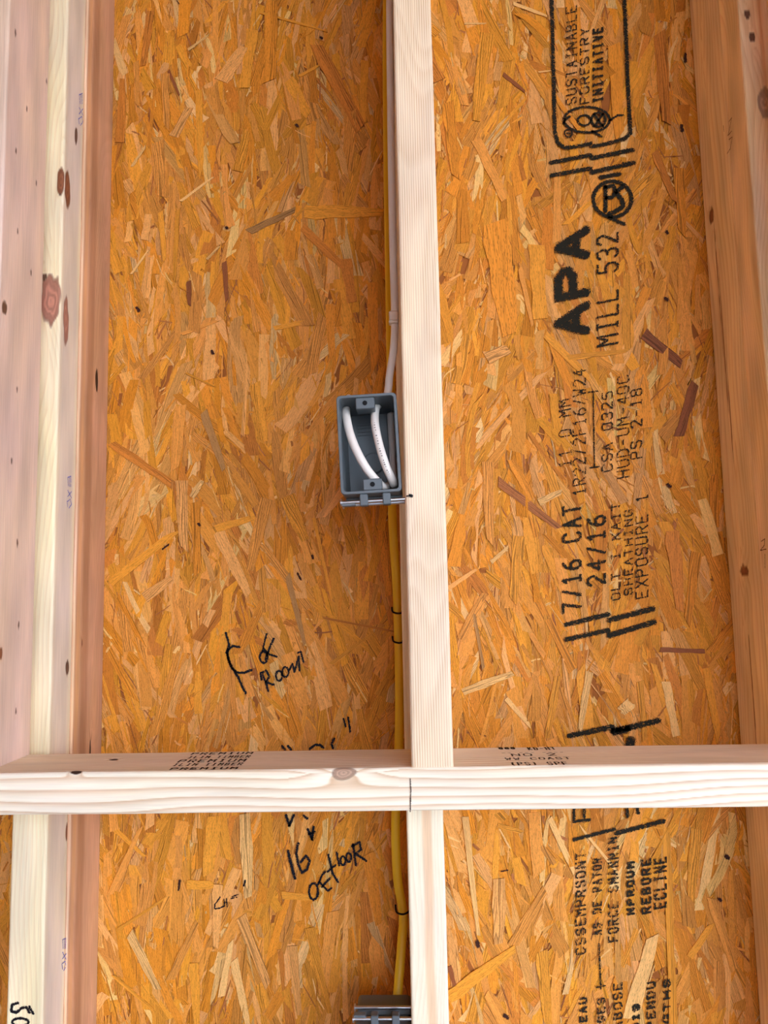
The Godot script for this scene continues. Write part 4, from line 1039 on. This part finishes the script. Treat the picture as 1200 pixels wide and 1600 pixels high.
func wiring():
	outlet_box("outlet_box", Vector3(-0.0390, 0.1448, -FRONT), 0.035, "open grey plastic outlet box nailed to the middle stud, white cable looped inside", true)
	outlet_box("outlet_box", Vector3(-0.0428, -0.4795, -FURRING), 0.0, "shaded grey outlet box at the bottom edge, its top with a nail showing", false)
	var white := plain(Color(0.90, 0.87, 0.84), 0.42, 0.0, 0.5)
	var yellow := plain(Color(0.93, 0.77, 0.12), 0.45, 0.0, 0.5)
	# from the ceiling down the stud, through the top of the box and forward into it
	var run := smooth_path([Vector3(-0.0112, CEILING - 0.002, -0.775), Vector3(-0.0046, 0.8743, -0.776), Vector3(-0.0097, 0.6423, -0.776), Vector3(-0.0116, 0.495, -0.776), Vector3(-0.0124, 0.367, -0.776), Vector3(-0.0122, 0.2875, -0.776), Vector3(-0.0143, 0.2535, -0.776), Vector3(-0.0188, 0.2269, -0.777), Vector3(-0.0212, 0.2091, -0.778), Vector3(-0.0253, 0.198, -0.776), Vector3(-0.0301, 0.1924, -0.764), Vector3(-0.0328, 0.1833, -0.748), Vector3(-0.0332, 0.1668, -0.737), Vector3(-0.029, 0.1433, -0.73), Vector3(-0.0233, 0.1238, -0.729), Vector3(-0.0176, 0.1108, -0.734), Vector3(-0.0161, 0.1079, -0.744), Vector3(-0.0169, 0.1157, -0.758)])
	var cable := put("white_cable", tube(run, 0.0040, 0.0036), white)
	tag(cable, "white cable running down the middle stud into the grey outlet box", "cable")
	var inside := smooth_path([Vector3(-0.0624, 0.2067, -0.79), Vector3(-0.0631, 0.1924, -0.765), Vector3(-0.0614, 0.1764, -0.742), Vector3(-0.0571, 0.1561, -0.731), Vector3(-0.0504, 0.1379, -0.728), Vector3(-0.0422, 0.1224, -0.729), Vector3(-0.0336, 0.1114, -0.735), Vector3(-0.0267, 0.1063, -0.744), Vector3(-0.0203, 0.1113, -0.762), Vector3(-0.0171, 0.1269, -0.776), Vector3(-0.0178, 0.1574, -0.78), Vector3(-0.0185, 0.1854, -0.78)])
	tag(put("white_cable", tube(inside, 0.0041, 0.0038), white), "loop of white cable hanging in the left half of the open outlet box", "cable")
	# lettering on the sheath of the cable in the box
	var st := begin()
	for k in 26:
		if k % 5 == 4: continue
		var p := run[int(lerpf(96.0, 120.0, k / 26.0))].lerp(run[int(lerpf(96.0, 120.0, k / 26.0)) + 1], fmod(k * 24.0 / 26.0, 1.0))
		var q := p + Vector3(-0.0004, 0, 0.0037)
		box(st, q - Vector3(0.0004 + 0.0003 * (k % 3), 0.0003, 0.0004), q + Vector3(0.0004, 0.0003 + 0.0002 * (k % 2), 0.0001))
	put("printed_text", mesh_of(st), plain(Color(0.25, 0.23, 0.24), 0.7), cable)
	var staple := thing("cable_staple", Vector3(-0.0129, 0.2875, -0.776), "small white plastic staple holding the cable to the middle stud", "staple")
	put("saddle", box_mesh(Vector3(-0.0052, -0.0062, -0.005), Vector3(0.0048, 0.0048, 0.0062), 0.0014), plain(Color(0.88, 0.82, 0.76), 0.5), staple)
	put("rim", box_mesh(Vector3(-0.0056, -0.0085, -0.003), Vector3(0.0042, -0.0055, 0.0066), 0.0008), plain(Color(0.90, 0.86, 0.80), 0.5), staple)
	var yel := smooth_path([Vector3(-0.0178, CEILING - 0.002, -0.93), Vector3(-0.0127, 0.9536, -0.93), Vector3(-0.0177, 0.6809, -0.93), Vector3(-0.0198, 0.5076, -0.93), Vector3(-0.0211, 0.2998, -0.93), Vector3(-0.0232, 0.1015, -0.93), Vector3(-0.0199, 0.0093, -0.93), Vector3(-0.0193, -0.0957, -0.93), Vector3(-0.0219, -0.1764, -0.93), Vector3(-0.0275, -0.2591, -0.93), Vector3(-0.0267, -0.3192, -0.93), Vector3(-0.021, -0.3597, -0.93), Vector3(-0.0229, -0.3846, -0.92), Vector3(-0.0287, -0.4359, -0.9), Vector3(-0.0294, -0.448, -0.885)], 8)
	tag(put("yellow_cable", tube(yel, 0.0052, 0.003), yellow), "flat yellow cable running down behind the middle stud to the lower box", "cable")
	var black := plain(Color(0.10, 0.07, 0.06), 0.5, 0.6)
	var spots := [[Vector3(-0.0182, -0.0187, -0.925), "upper dark wire staple on the yellow cable above the blocking"], [Vector3(-0.0182, -0.053, -0.925), "lower dark wire staple on the yellow cable above the blocking"], [Vector3(-0.0216, -0.3557, -0.925), "dark bent wire staple on the yellow cable below the blocking"]]
	for s in spots:
		var c: Vector3 = s[0]
		var wire := smooth_path([c + Vector3(-0.008, 0.006, -0.004), c + Vector3(-0.0068, 0.001, 0.0025), c + Vector3(0.0, -0.001, 0.004), c + Vector3(0.006, 0.0005, 0.0025), Vector3(-0.0145, c.y + 0.001, c.z - 0.001)], 5)
		tag(put("wire_staple", tube(wire, 0.0011, 0.0011, 8), black), s[1], "staple")
